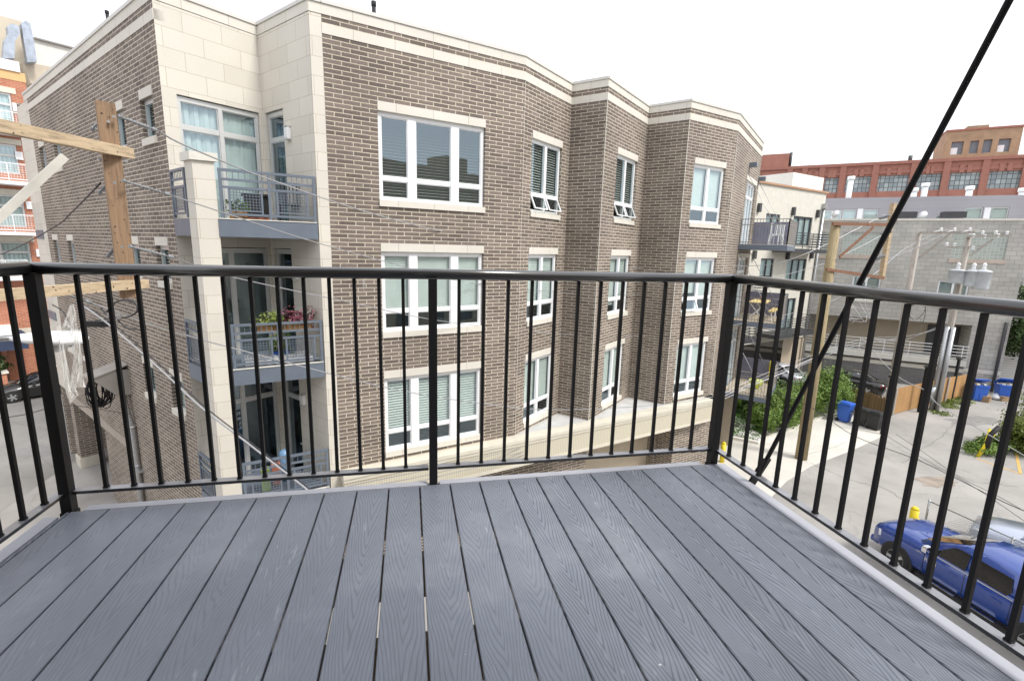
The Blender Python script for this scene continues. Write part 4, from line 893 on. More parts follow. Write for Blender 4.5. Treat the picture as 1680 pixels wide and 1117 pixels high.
o = m.build('plastic_sheet', pm); tag(o, 'torn clear plastic sheet draped over the street lamp and hanging down', 'plastic sheet')

# cracks, patches and stains in the paving
MT['crack'] = plain('tar_crack', (.19, .18, .165), .9, var=.3); MT['patch'] = ground_mat('asphalt_patch', (.25, .24, .23), .15, .6, .2); MT['stain'] = plain('rust_stain', (.29, .245, .205), .9, var=.25, scale=2)
def crack(pts, w_, sd):
    rn = random.Random(sd); P_ = []
    pts = [gz(*p) for p in pts]
    for a, b_ in zip(pts, pts[1:]):
        for k in range(8): q_ = a.lerp(b_, k / 8); P_.append(q_ + Vector((rn.uniform(-.09, .09), rn.uniform(-.09, .09))))
    m = MB()
    for a, b_ in zip(P_, P_[1:]):
        d = (b_ - a).normalized(); n_ = Vector((-d.y, d.x)) * w_ * rn.uniform(.3, .7); m.face([(*(a - n_), .011), (*(b_ - n_), .011), (*(b_ + n_), .011), (*(a + n_), .011)])
    o = m.build('paving_crack', MT['crack']); o['kind'] = 'structure'
for k, p in enumerate(([(1330, 760), (1400, 790), (1450, 800), (1500, 830)], [(1450, 722), (1520, 760), (1600, 790), (1680, 800)], [(1560, 700), (1620, 690), (1680, 700)], [(1260, 740), (1330, 745), (1400, 722)], [(0, 690), (60, 700), (110, 720)], [(10, 760), (60, 745), (120, 790)], [(1480, 760), (1540, 720), (1570, 690)])): crack(p, .02, k)
def splat(name, cx, cy, rx, ry, mat, sd, z):
    c = gz(cx, cy); rn = random.Random(sd); pts = []
    for k in range(18): a = k * math.pi / 9; f_ = rn.uniform(.7, 1.15); pts.append((c.x + math.cos(a) * rx * f_, c.y + math.sin(a) * ry * f_))
    return sheet(name, pts, z, mat)
splat('paving_patch', 1535, 790, 1.0, .55, MT['stain'], 1, .008); splat('paving_patch', 1600, 690, 2.2, .8, MT['patch'], 3, .0075)
splat('paving_patch', 60, 740, 1.2, .8, MT['patch'], 4, .0085)
# ================================================================== right: stucco apartments
pc_ = at_depth(1356, 318, 38.6); FT = Fr((pc_.x, pc_.y), R(70)); X = lambda x, y, d=0: FT.uz(x, y, d)
MT['stucco'] = plain('cream_stucco', (.60, .58, .51), .9, var=.06, bump=.2); MT['dgrey'] = plain('dark_grey_metal', (.05, .05, .055), .5)
MT['darkglass'] = plain('dark_door_frame', (.07, .07, .075), .4)
zt_ = X(1356, 318)[1]
stu = thing('stucco_apartments', 'cream stucco apartment building with black slatted balconies beyond the taupe gable', 'building', FT.P(0, 0, 0))
op = []
for (x0, y0, x1, y1) in ((1257.5, 350, 1280.5, 385), (1302.5, 354, 1334, 403), (1249, 424, 1270.7, 455), (1292, 424.5, 1324, 474), (1287, 490, 1306, 540)):
    a = X(x0, y0); b_ = X(x1, y0 + 1); c = X((x0 + x1) / 2, y1); op.append((a[0], b_[0], c[1], a[1]))
zgar = X(1250, 562)[1]
m = MB(); m.wall(FT, -26, 0, zgar, zt_, op); FTs = Fr(FT.P(0, 0, 0), R(70 - 90)); m.wall(FTs, 0, 14, 0, zt_); m.build('stucco_wall', MT['stucco'], stu)
for a, b_, c, d in op: window(stu, FT, a, b_, c, d, [1, 1] if b_ - a < 2 else [1, 1, 1], None, blind='vert', fmat='darkglass', sill=False, lintel=False, fw=.07, mw_=.09)
gx = X(1283, 590)[0]
m = MB(); m.wall(FT, gx, 0, 0, zgar - .002, d=-.1); m.build('ground_floor_wall', MT['garage'], stu)
m = MB(); m.box(FT, -26, gx, -4, -3.9, 0, zgar); m.build('carport_back', MT['dark'], stu)
m = MB(); m.box(FT, -26.1, .12, -14, .12, zt_ + .002, zt_ + .14); m.build('parapet_trim', plain('copper_trim', (.42, .24, .14), .6), stu)
m = MB(); a = X(1300, 300, -6); b_ = X(1351, 300, -6); m.box(FT, a[0], b_[0], -11, -6, zt_ + .15, FT.uz(1340, 290, -6)[1]); m.box(FT, a[0] - 9, a[0], -10, -7, zt_ + .15, zt_ + 1.5); m.build('stair_bulkhead', MT['pale'], stu)
for x, y in ((1244, 341), (1300, 347), (1340, 351), (1236, 418), (1290.6, 419), (1330, 418)):
    u, z = X(x, y); m = MB(); m.box(FT, u - .13, u + .13, 0, .2, z - .3, z + .3); m.build('wall_light', MT['dgrey'], stu)
def slat_balcony(x0, x1, yb, yt, dep=1.5):
    a, b_ = FT.uz(x0, yb, dep), FT.uz(x1, yb, dep); zf = (a[1] + b_[1]) / 2; h = 1.1
    m = MB(); m.box(FT, a[0], b_[0], .01, dep, zf - .28, zf); bl = m.build('balcony', MT['dgrey'], stu)
    m = MB()
    for k in range(6): z = zf + .15 + k * .19; m.box(FT, a[0], b_[0], dep - .05, dep - .02, z, z + .05); m.box(FT, b_[0] - .04, b_[0], 0, dep - .06, z, z + .05); m.box(FT, a[0], a[0] + .04, 0, dep - .06, z, z + .05)
    nn = max(1, int((b_[0] - a[0]) / 1.3))
    for k in range(nn + 1): u = a[0] + (b_[0] - a[0] - .06) * k / nn; m.box(FT, u, u + .06, dep - .019, dep, zf, zf + h)
    m.build('balcony_railing', MT['dgrey'], bl)
slat_balcony(1300, 1361, 409, 386); slat_balcony(1273, 1341, 546, 518); slat_balcony(1206, 1249, 557, 533); slat_balcony(1218, 1252, 482, 463)
m = MB(); m.tube([FT.P(-.3, .12, zt_ - 1), FT.P(-.3, .12, .3)], .1, 8); m.box(FT, -.45, -.15, 0, .3, zt_ - 1.2, zt_ - .8); m.build('downspout', MT['steel'], stu)
# ================================================================== grey block building
o_ = on_z(1622, 646, 0); FK = Fr((o_.x, o_.y), R(129)); K = lambda x, y, d=0: FK.uz(x, y, d)
MT['block'] = brick('grey_block', (.50, .485, .45), (.42, .41, .38), (.30, .29, .27), .62, .31, ms=.014, var=.14, stain=.12, bump=.4)
MT['dblock'] = brick('dark_grey_block', (.20, .20, .20), (.17, .17, .17), (.12, .12, .12), .62, .2, ms=.014, var=.15, stain=.12, bump=.3)
MT['gblock'] = brick('glass_block', (.42, .47, .42), (.34, .39, .36), (.52, .53, .50), .22, .22, ms=.02, off=0, rough=.25, var=.2, bump=.2)
zk = (K(1350, 363)[1] + K(1670, 361.5)[1]) / 2; uL = K(1340, 400)[0] - 12; uR = K(1666, 500)[0]
blk = thing('block_building', 'long grey concrete block building with glass block windows and a terrace', 'building', FK.P(0, 0, 0))
gl = []
for (x0, y0, x1, y1) in ((1344, 382, 1363, 418), (1385, 382, 1449, 418), (1567, 382, 1657, 425.5)):
    a, b_, t_, bt = K(x0, y0)[0], K(x1, y0)[0], K((x0 + x1) / 2, y0)[1], K((x0 + x1) / 2, y1)[1]; gl.append((a, b_, bt, t_))
wn = []
for (x0, y0, x1, y1) in ((1400, 453, 1447, 493), (1540, 461, 1592, 503)):
    a, b_, t_, bt = K(x0, y0)[0], K(x1, y0)[0], K((x0 + x1) / 2, y0)[1], K((x0 + x1) / 2, y1)[1]; wn.append((a, b_, bt, t_))
ta, tb = K(1374, 540)[0], K(1590, 560)[0]; tt = K(1500, 527)[1]; tf = K(1500, 583)[1]
m = MB(); m.wall(FK, uL, uR, tf - .5, zk, gl + wn + [(ta - 8, tb, tf, tt, 2.2)]); m.wall(FK, tb, uR, 0, tf - .5)
sk = Fr(FK.P(uR, 0, 0), R(129 - 90)); m.wall(sk, 0, 30, 0, zk); m.build('block_wall', MT['block'], blk)
m = MB(); m.wall(FK, uL, tb - .002, 0, tf - .502); m.build('dark_base', MT['dblock'], blk)
m = MB(); zb1 = K(1500, 600)[1]; m.box(FK, uL, tb - .01, 0, .05, zb1 - .15, zb1 + .15); m.build('stone_band', MT['stone_plain'], blk); m = MB(); zb2 = K(1632, 612)[1]; m.box(FK, tb, uR + .02, 0, .04, zb2 - .14, zb2 + .14); m.build('stone_band', MT['stone_plain'], blk); m = MB(); m.box(FK, uL, uR + .1, -.3, .06, zk + .002, zk + .15); m.build('stone_band', MT['stone_plain'], blk)
for a, b_, c, d in gl:
    m = MB(); m.box(FK, a, b_, -.13, -.08, c, d); w_ = m.build('glass_block_window', MT['gblock'], blk); m = MB(); m.box(FK, a - .1, b_ + .1, 0, .06, c - .3, c - .002); m.build('sill', plain('pink_sill', (.5, .42, .36), .8) if 'pk' not in MT else MT['pk'], w_)
for a, b_, c, d in wn: window(blk, FK, a + .01, b_ - .01, c + .01, d - .01, [1, 1], None, blind='slat', tilt=.7, fw=.1, lintel=False)
m = MB(); m.wall(FK, ta - 8, tb, tf, tt, d=-2.19); m.build('terrace_wall', MT['garage'], blk)
for x0, x1 in ((1522, 1550), (1565, 1588)): m = MB(); a, b_ = K(x0, 540, -2.1)[0], K(x1, 540, -2.1)[0]; m.box(FK, a, b_, -2.185, -2.1, tf, tf + 2.3); m.build('terrace_door', MT['darkglass'], blk)
m = MB(); m.box(FK, ta - 8, tb, .002, .35, tf - .45, tf - .05)
m.build('terrace_slab', MT['pale'], blk)
m = MB()
for k in range(5): m.box(FK, ta - 8, tb, .28, .31, tf + .1 + k * .24, tf + .15 + k * .24)
u = ta - 8
while u < tb: m.box(FK, u, u + .05, .23, .279, tf - .04, tf + 1.12); u += 1.6
m.build('terrace_railing', MT['white'], blk)
m = MB(); u = K(1637, 590)[0]; m.tube([FK.P(u, .12, K(1640, 528)[1]), FK.P(u, .12, .2)], .1, 8); m.build('downspout', MT['dgrey'], blk)
# grey sided upper storey
grs = thing('sided_upper_block', 'flat purple grey sided upper storey with square windows above the block building', 'building', FK.P(0, -3, 0))
MT['siding'] = brick('grey_siding', (.37, .36, .385), (.35, .34, .37), (.31, .30, .33), 9, .6, ms=.012, var=.03, bump=.1)
FK3 = FK.at(0, -3); G_ = lambda x, y: FK3.uz(x, y)
zg1 = G_(1500, 323)[1]; hs = []
for (x0, x1, y0, y1) in ((1351, 1382, 345, 362), (1383.5, 1406, 343, 361), (1417, 1442.5, 343, 361), (1536, 1557, 352, 360), (1585, 1614, 340, 360), (1626, 1657, 339.5, 360)):
    a, b_ = G_(x0, y0)[0], G_(x1, y0)[0]; hs.append((a, b_, max(zk + .2, G_((x0 + x1) / 2, y1)[1]), G_((x0 + x1) / 2, y0)[1]))
m = MB(); m.wall(FK3, uL, uR + 14, zk, zg1, hs); m.build('siding_wall', MT['siding'], grs)
m = MB(); m.face([FK3.P(uL, 0, zg1), FK3.P(uR + 14, 0, zg1), FK3.P(uR + 14, -20, zg1), FK3.P(uL, -20, zg1)]); m.build('flat_roof', MT['roof'], grs)
m = MB(); m.face([FK.P(uL, 0, zk - .01), FK.P(uR, 0, zk - .01), FK.P(uR, -30, zk - .01), FK.P(uL, -30, zk - .01)]); m.build('flat_roof', MT['roof'], blk)
for k, (a, b_, c, d) in enumerate(hs): window(grs, FK3, a + .01, b_ - .01, c + .01, d - .01, [1, 1] if k == 0 else [1], None, blind='slat', tilt=1.3, bz=c + .1, fmat='white' if k == 0 else 'alu', sill=False, lintel=False, fw=.06, mw_=.12)
m = MB()
for x0, x1 in ((1407, 1416), (1615, 1625)): a, b_ = G_(x0, 345)[0], G_(x1, 345)[0]; m.box(FK3, a, b_, .0, .05, zk + .15, hs[1][3])
m.build('white_panel', MT['white'], grs)
for k, (x, y0, y1) in enumerate(((1397, 290, 326), (1501, 309, 322), (1519, 301, 322), (1592, 306, 322), (1679, 309, 322))):
    a, b_ = FK3.at(0, -4), None; u, z = a.uz(x, y0); m = MB(); m.tube([a.P(u, 0, zg1 - .1), a.P(u, 0, z - .3)], .22, 10); m.lathe(a.P(u, 0, z - .28), [(.3, 0), (.3, .3)], 10); m.build('roof_vent', MT['white'], grs)
def dish(fr, x, y, r, parent):
    u, z = fr.uz(x, y); c = fr.P(u, .3, z); m = MB(); ax = (fr.n + fr.t * -1.1 + Vector((0, 0, .4))).normalized(); m.smooth = True
    m.lathe(c, [(.02, -.14), (r * .5, -.11), (r * .85, -.04), (r, .0)], 18, ax); m.smooth = False; m.tube([c, c - Vector((0, 0, 1.2))], .03, 6); m.tube([c, c + ax * r * .9 - Vector((0, 0, r * .3))], .015, 5); return m.build('satellite_dish', MT['white'], parent)
dish(FK.at(0, -.5), 1370, 352, .33, blk); dish(FK.at(0, -.5), 1512, 354, .33, blk)
m = MB()
for x in (1486, 1566): u, z = FK.uz(x, 356, -1.2); m.box(FK, u - .7, u + .7, -2, -1.2, zk + .3, z + .4)
m.build('condenser_unit', MT['dgrey'], blk)
# ================================================================== red warehouse and yellow brick tower
pw = at_depth(1480, 290, 82); FW = Fr((pw.x, pw.y), R(132)); Wz = lambda x, y, d=0: FW.uz(x, y, d)
MT['rwall'] = plain('red_brick_far', (.36, .16, .12), .85, var=.10, scale=.8); MT['rtrim'] = plain('red_brick_trim', (.33, .145, .11), .85, var=.1)
MT['indus'] = brick('industrial_glazing', (.42, .47, .47), (.20, .25, .27), (.08, .08, .08), .62, .75, ms=.05, off=0, rough=.2, var=.25, bump=0)
war = thing('brick_warehouse', 'long red brick warehouse with bands of industrial windows on the skyline', 'building', FW.P(0, 0, 0))
zw = Wz(1480, 266.3)[1]; bays = [(1352.6, 1380), (1387, 1434), (1440, 1491), (1503, 1551), (1556.5, 1614), (1620, 1681)]
zt2, zb2_ = Wz(1460, 288)[1], Wz(1460, 314)[1]; hl = []
us_ = [(Wz(a, 300)[0], Wz(b_, 300)[0]) for a, b_ in bays]; bw = 0
for a, b_ in us_: hl.append((a, b_, zb2_, zt2, .4))
step = us_[-1][0] - us_[-2][0]; a0, b0_ = us_[-1]
for k in range(1, 5): hl.append((a0 + step * k, b0_ + step * k, zb2_, zt2, .4))
ue = hl[-1][1] + 1; us0 = Wz(1200, 300)[0]
m = MB(); m.wall(FW, us0 - 20, ue, 0, zw, hl); m.face([FW.P(us0 - 20, 0, zw), FW.P(ue, 0, zw), FW.P(ue, -30, zw), FW.P(us0 - 20, -30, zw)]); m.build('brick_wall', MT['rwall'], war)
for h in hl: m = MB(); m.box(FW, h[0], h[1], -.38, -.3, h[2], h[3]); m.build('window', MT['indus'], war)
m = MB()
cs = [h[0] - .6 for h in hl] + [Wz(1294, 300)[0], Wz(1318, 300)[0]]
for u in cs: m.box(FW, u - .45, u + .45, .002, .35, zb2_ - 6, zw - .3)
m.build('pilaster', MT['rtrim'], war)
m = MB(); m.box(FW, us0 - 20, ue, .002, .4, zw - .3, zw + .2); m.box(FW, us0 - 20, ue, .002, .2, zt2 + .3, zt2 + .8)
for u in cs:
    for e in (1.9, -1.9): m.box(FW, u + e - .3, u + e + .3, .002, .28, zw - 2.1, zw - .9)
m.build('corbel_band', MT['rtrim'], war)
m = MB(); b_ = Wz(1294.5, 260)[0]; m.box(FW, us0 - 10, b_, -12, -.01, zw, Wz(1280, 252.5)[1]); m.build('stair_tower', MT['rwall'], war)
m = MB(); u = Wz(1297, 260)[0]; m.tube([FW.P(u, -1, zw), FW.P(u, -1, Wz(1297, 249)[1])], .25, 8); u = Wz(1496, 255)[0]; m.tube([FW.P(u, -1, zw), FW.P(u, -1, Wz(1494, 254)[1])], .3, 8); m.build('chimney_pipe', MT['dgrey'], war)
FY = FW.at(0, -8); Yz = lambda x, y: FY.uz(x, y)
MT['ybrick'] = plain('yellow_brick_far', (.36, .25, .16), .85, var=.15, scale=.9)
yt_ = thing('brick_tower', 'yellow brown brick tower with four arched windows above the red warehouse', 'building', FY.P(0, 0, 0))
a, b_ = Yz(1549, 240)[0], Yz(1673, 240)[0]; zT = (Yz(1560, 216.5)[1] + Yz(1670, 208.5)[1]) / 2; yh = []
for x0, x1, y0, y1 in ((1562, 1582, 232.6, 254), (1593, 1607, 231, 252), (1614.6, 1629, 229, 251), (1639.6, 1659.6, 227.7, 249.7)):
    yh.append((Yz(x0, y0)[0], Yz(x1, y0)[0], Yz(x0, y1)[1], Yz((x0 + x1) / 2, y0)[1]))
m = MB(); m.wall(FY, a, b_, zw, zT, yh, rev=.5); s1 = Fr(FY.P(b_, 0, 0), R(132 - 90)); m.wall(s1, 0, 8, zw, zT); s0 = Fr(FY.P(a, 0, 0) + (-FY.n) * 8, R(132 + 90)); m.wall(s0, 0, 8, zw, zT)
m.box(FY, Yz(1588, 208)[0], Yz(1623, 208)[0], -4, -.05, zT, zT + (Yz(1600, 205)[1] - Yz(1600, 212.5)[1])); m.build('brick_wall', MT['ybrick'], yt_)
m = MB(); m.box(FY, a - .05, b_ + .05, -8, .15, zT + .002, zT + .3); m.build('coping', MT['rtrim'], yt_)
for k, (c, d, e, f) in enumerate(yh):
    m = MB(); m.box(FY, c, d, -.5, -.4, e, f); pn_ = m.build('window', plain('dark_slate_pane', (.16, .18, .21), .4) if k == 0 else bpy.data.materials['dark_slate_pane'], yt_)
    m = MB(); nn = 8; w_ = (d - c) / 2; A = [FY.P((c + d) / 2 + math.cos(math.pi * j / nn) * w_, .02, f - .02 + math.sin(math.pi * j / nn) * w_ * .35) for j in range(nn + 1)]
    m.face([FY.P(d, .02, f - .35)] + A[0:] + [FY.P(c, .02, f - .35)]) if False else None
    if k in (0, 3): m.box(FY, c + w_ * .1, c + w_ * 1.2, -.39, -.36, e, e + (f - e) * .55); m.build('broken_pane', MT['white'], yt_)
# ================================================================== right edge building
sd_ = thing('siding_house', 'pale horizontally sided house just in view at the right edge', 'building', sk.P(0, 0, 0))
u0 = K(1662, 500)[0]; FX = FK.at(0, -4); xa = FX.uz(1660, 430)[0]
MT['clap'] = brick('white_clapboard', (.66, .66, .65), (.63, .63, .62), (.42, .42, .42), 9, .2, ms=.02, var=.03)
wh = [(FX.uz(1668.5, 472)[0], FX.uz(1676, 472)[0], FX.uz(1670, 476)[1], FX.uz(1670, 457)[1]), (FX.uz(1669, 400)[0], FX.uz(1690, 400)[0], FX.uz(1672, 421)[1], FX.uz(1672, 393)[1])]
m = MB(); m.wall(FX, xa + .2, xa + 16, 0, FX.uz(1672, 372)[1], wh); m.build('siding_wall', MT['clap'], sd_)
for a, b_, c, d in wh: window(sd_, FX, a, b_, c, d, [1, 1], None, blind='none', sill=False, lintel=False, fw=.08, mw_=.08)
# ================================================================== utility poles on the right
def pole_frame(bx, by, z1, z2, label, r=.15):
    return thing('utility_pole', label, 'utility pole', (bx, by, 0))
b_ = on_z(1314, 752, 0); dd = ray(1376, 368); kk = math.hypot(b_.x, b_.y) / math.hypot(dd.x, dd.y); zt1 = EYE.z + dd.z * kk
p1 = pole_frame(b_.x, b_.y, 0, 0, 'tall round yellowish timber pole with an outrigger frame standing in the pale apron')
m = MB(); m.tube([(b_.x, b_.y, 0), (b_.x, b_.y, 5), (b_.x, b_.y, zt1 + .1)], [.27, .25, .19], 16); m.build('pole', MT['timbery'], p1)
ad = Vector((1, -.12, 0)).normalized(); rp = lambda x, y, f=.0: EYE + ray(x, y) * (Vector((b_.x, b_.y, 0)).dot(Vector((-ad.y, ad.x, 0))) - f) / ray(x, y).dot(Vector((-ad.y, ad.x, 0)))
m = MB(); m.bar(rp(1366, 367, .2), rp(1462, 369, .2), .1, .14); m.build('crossarm', MT['timberr'], p1)
m = MB(); m.bar(rp(1356, 442, .2), rp(1450, 456, .2), .1, .13); m.build('crossarm', MT['timberr'], p1)
m = MB(); m.bar(rp(1466, 334), rp(1446, 458), .2, .16); m.build('upright', MT['timber'], p1)
m = MB(); m.bar(rp(1433, 373, .25), rp(1377, 422, .25), .06, .1); m.build('brace', MT['timberr'], p1)
for x, y in ((1462, 352), (1466, 378), (1454, 418)):
    m = MB(); q_ = rp(x, y, .15); m.tube([q_, q_ + Vector((-.7, 0, -.2))], .02, 6)
    for k in range(5): m.lathe(q_ + Vector((-.15 - .1 * k, 0, -.05 - .03 * k)), [(.02, 0), (.08, .02), (.02, .05)], 8, (-1, 0, -.3))
    m.build('insulator', MT['insul'], p1)
d3 = Vector((on_z(1532, 672, 0).x, on_z(1532, 672, 0).y, 0))
def vpole(bx, by, xt, yt, r0, r1, label, mat):
    b_ = on_z(bx, by, 0); dd = ray(xt, yt); kk = math.hypot(b_.x, b_.y) / math.hypot(dd.x, dd.y); z = EYE.z + dd.z * kk
    t_ = thing('utility_pole', label, 'utility pole', (b_.x, b_.y, 0)); m = MB(); m.tube([(b_.x, b_.y, 0), (b_.x, b_.y, z * .5), (b_.x, b_.y, z)], [r0, (r0 + r1) / 2, r1], 12); m.build('pole', MT[mat], t_); return t_, b_, z
p2, b2, z2_ = vpole(1454, 676, 1507, 383, .19, .15, 'grey weathered timber pole with a single side arm and long diagonal brace', 'timberg')
k2 = math.hypot(b2.x, b2.y)
def at_h(x, y, k): r = ray(x, y); return EYE + r * (k / math.hypot(r.x, r.y))
m = MB(); m.bar(at_h(1507, 382, k2 - .2), at_h(1600, 381, k2 - .2), .12, .14); m.build('crossarm', MT['timberg'], p2)
m = MB(); m.bar(at_h(1559, 383, k2 - .25), at_h(1507, 424, k2 - .25), .09, .12); m.build('brace', MT['timberg'], p2)
for x in (1544, 1566, 1591):
    m = MB(); c = at_h(x, 378, k2 - .2); m.lathe(c, [(.02, -.1), (.09, 0), (.03, .05), (.09, .1), (.03, .15)], 10); m.tube([c, c + Vector((-.5, 0, -.1))], .02, 6); m.build('insulator', MT['white'], p2)
p3, b3, z3_ = vpole(1532, 672, 1590, 388, .2, .15, 'grey timber pole with transformers and steel riser pipes beside the wooden fence', 'timberg')
k3 = math.hypot(b3.x, b3.y); prp = Vector((b3.y, -b3.x, 0)).normalized()
m = MB(); m.bar(at_h(1586, 388, k3 - .2), at_h(1660, 386, k3 - .2), .12, .14); m.build('crossarm', MT['timberg'], p3)
m = MB(); m.bar(at_h(1630, 392, k3 - .25), at_h(1591, 420, k3 - .25), .09, .12); m.build('brace', MT['timberg'], p3)
for x, y in ((1592, 384), (1612, 383), (1634, 383), (1652, 384), (1597, 388), (1616, 389), (1638, 388), (1553, 402), (1566, 403), (1596, 408)):
    m = MB(); c = at_h(x, y, k3 - .2); m.lathe(c, [(.02, -.1), (.10, 0), (.03, .05), (.10, .1), (.03, .16)], 10); m.build('insulator', MT['white'], p3)
m = MB(); m.bar(at_h(1552, 406, k3 - .1), at_h(1610, 404, k3 - .1), .08, .08); m.build('crossarm', MT['timberg'], p3)
for x, yt, yb, rr in ((1571.5, 442, 465, .42), (1597, 443, 470, .36), (1614, 443, 475, .40)):
    a, c = at_h(x, yt, k3 - .6), at_h(x - 3, yb, k3 - .6); hh = a.z - c.z
    m = MB(); m.lathe((a.x, a.y, c.z), [(rr * .92, 0), (rr, .08), (rr, hh * .88), (rr * 1.06, hh * .89), (rr * 1.06, hh * .94), (rr * .6, hh), (.05, hh * 1.02)], 18)
    tr_ = m.build('transformer', MT['pale'] if False else plain('transformer_paint', (.52, .55, .58), .4) if 'transformer_paint' not in bpy.data.materials else bpy.data.materials['transformer_paint'], p3)
    m = MB(); m.lathe((a.x, a.y, c.z + hh), [(.08, 0), (.12, .1), (.06, .2), (.12, .3), (.05, .42)], 10); m.build('bushing', MT['white'], tr_)
m = MB()
for e in (-.13, .15):
    o2 = prp * e - Vector((b3.x, b3.y, 0)).normalized() * .26; m.tube([Vector((b3.x, b3.y, .0)) + o2, Vector((b3.x, b3.y, 5.6)) + o2], .13, 12)
o2 = -Vector((b3.x, b3.y, 0)).normalized() * .3; m.tube([Vector((b3.x, b3.y, .5)) + o2 + prp * -.35, Vector((b3.x, b3.y, 1.6)) + o2 + prp * -.25], .2, 10)
m.build('riser_pipe', MT['steel'], p3)
# wires at the right
wire([(1447, 440, 24), (1490, 405, 27), (1546, 380, 34), (1600, 372, 36), (1700, 400, 34)], .016, 'white wire curving up from the outrigger frame to the weathered pole')
wire([(1440, 430, 24), (1500, 408, 28), (1560, 378, 35)], .014, 'shorter white wire running beside the curving one to the weathered pole')
wire([(1634, 388, 37.8), (1660, 400, 36), (1700, 420, 33)], .016, 'upper wire leaving the transformer pole to the right edge'); wire([(1612, 388, 37.8), (1650, 408, 36), (1700, 428, 33)], .016, 'lower wire leaving the transformer pole to the right edge')
wire([(1414, 555, 22), (1470, 615, 20), (1517, 640, 19), (1540, 664, 18.4), (1600, 700, 17), (1660, 735, 16), (1710, 765, 15)], .014, 'pale wire falling past the fence to the right edge', group='wires over the parking area')
wire([(1240, 630, 24), (1330, 668, 21), (1400, 714, 19), (1500, 752, 17), (1560, 780, 16), (1640, 820, 14), (1710, 850, 13)], .012, 'long black wire crossing low over the parking area', 'bwire', group='wires over the parking area')
wire([(1470, 712, 21), (1520, 745, 19), (1570, 780, 17), (1640, 815, 15), (1700, 850, 14)], .008, 'thin upper black wire merging with the long one over the alley', 'bwire', group='wires over the parking area')
wire([(1455, 715, 21), (1520, 755, 19), (1600, 800, 16), (1700, 868, 14)], .008, 'thin lower black wire near the parked truck', 'bwire', group='wires over the parking area')
wire([(1440, 560, 30), (1520, 545, 33), (1577, 527, 37), (1640, 535, 37), (1700, 545, 36)], .02, 'pale cable bundle draped between poles in front of the terrace', group='wires over the parking area')
wire([(1480, 560, 30), (1530, 540, 34), (1577, 520, 37), (1600, 533, 37.5), (1700, 560, 36)], .015, 'second cable draped between poles in front of the terrace', group='wires over the parking area')
for k in range(5):
    rn = random.Random(40 + k); c0 = (1400 + rn.uniform(0, 30), 512 + rn.uniform(-8, 20)); pts = [(c0[0] + rn.uniform(-22, 22), c0[1] + rn.uniform(-20, 24), 22.5 + rn.uniform(-.5, .5)) for _ in range(5)]
    wire(pts, .010, ['highest', 'second', 'third', 'fourth', 'lowest'][k] + ' of the pale jumper leads tangled beside the yellowish pole', 'wire', 'jumper_lead', 'cable', 'jumper leads tangled beside the pole')
wire([(1520, 500, 35), (1514, 515, 35), (1500, 525, 35), (1490, 512, 35), (1500, 500, 35), (1518, 505, 35), (1512, 535, 35), (1497, 552, 34)], .02, 'black cable coil hanging by the weathered pole', 'bwire', 'cable_coil', 'cable coil', None)
# ================================================================== fences, gate posts, bins, bollards
MT['fence'] = brick('cedar_boards', (.50, .29, .12), (.42, .235, .095), (.16, .08, .03), .145, 12, ms=.006, off=0, var=.2, stain=.12, bump=.3)
MT['fenced'] = brick('dark_cedar_boards', (.26, .165, .08), (.20, .13, .06), (.10, .06, .03), .145, 12, ms=.012, off=0, var=.25, bump=.3)
def fenceline(name, label, pts, h, mat, pick=False):
    pts = [Vector((p[0], p[1])) for p in pts]; t_ = thing(name, label, 'fence', (pts[0].x, pts[0].y, 0))
    for a, b_ in zip(pts, pts[1:]):
        f, l = seg(a, b_); m = MB(); m.box(f, 0, l, -.03, 0, .05, h)
        if pick:
            u = 0
            while u < l - .12: m.box(f, u, u + .13, .002, .03, .05, h + .12); u += .21
        m.build('fence_panel', mat, t_)
    for p in pts: m = MB(); m.b(p.x - .05, p.x + .05, p.y - .12, p.y - .04, 0, h + .05); m.build('fence_post', MT['timberg'], t_)
fenceline('picket_fence', 'dark brown picket fence behind the black bins', [gz(1366, 668), gz(1408, 675), gz(1449, 690)], 1.35, MT['fenced'], True)
fenceline('board_fence', 'orange cedar board fence running from the black gate post to the block building', [gz(1462, 681), gz(1512, 668), gz(1548, 659), gz(1586, 651)], 1.75, MT['fence'])
def gpost(xb, yb, xt, yt, lab):
    b_ = on_z(xb, yb, 0); k = math.hypot(b_.x, b_.y); t_ = at_h(xt, yt, k); m = MB(); m.b(b_.x - .07, b_.x + .07, b_.y - .07, b_.y + .07, 0, t_.z); m.b(b_.x - .22, b_.x + .22, b_.y - .06, b_.y + .06, t_.z + .002, t_.z + .09); o = m.build('gate_post', MT['black']); tag(o, lab, 'post', 'black steel posts along the fence')
gpost(1447, 712, 1459, 618, 'black steel T topped post nearest the black bins'); gpost(1507, 676, 1519, 602, 'black steel T topped post at the middle of the cedar fence'); gpost(1560, 656, 1572, 589, 'black steel T topped post between the transformer pole and far fence end')
MT['binblue'] = plain('blue_bin_plastic', (.03, .12, .52), .4, var=.06); MT['binblack'] = plain('black_bin_plastic', (.02, .02, .022), .45, var=.1)
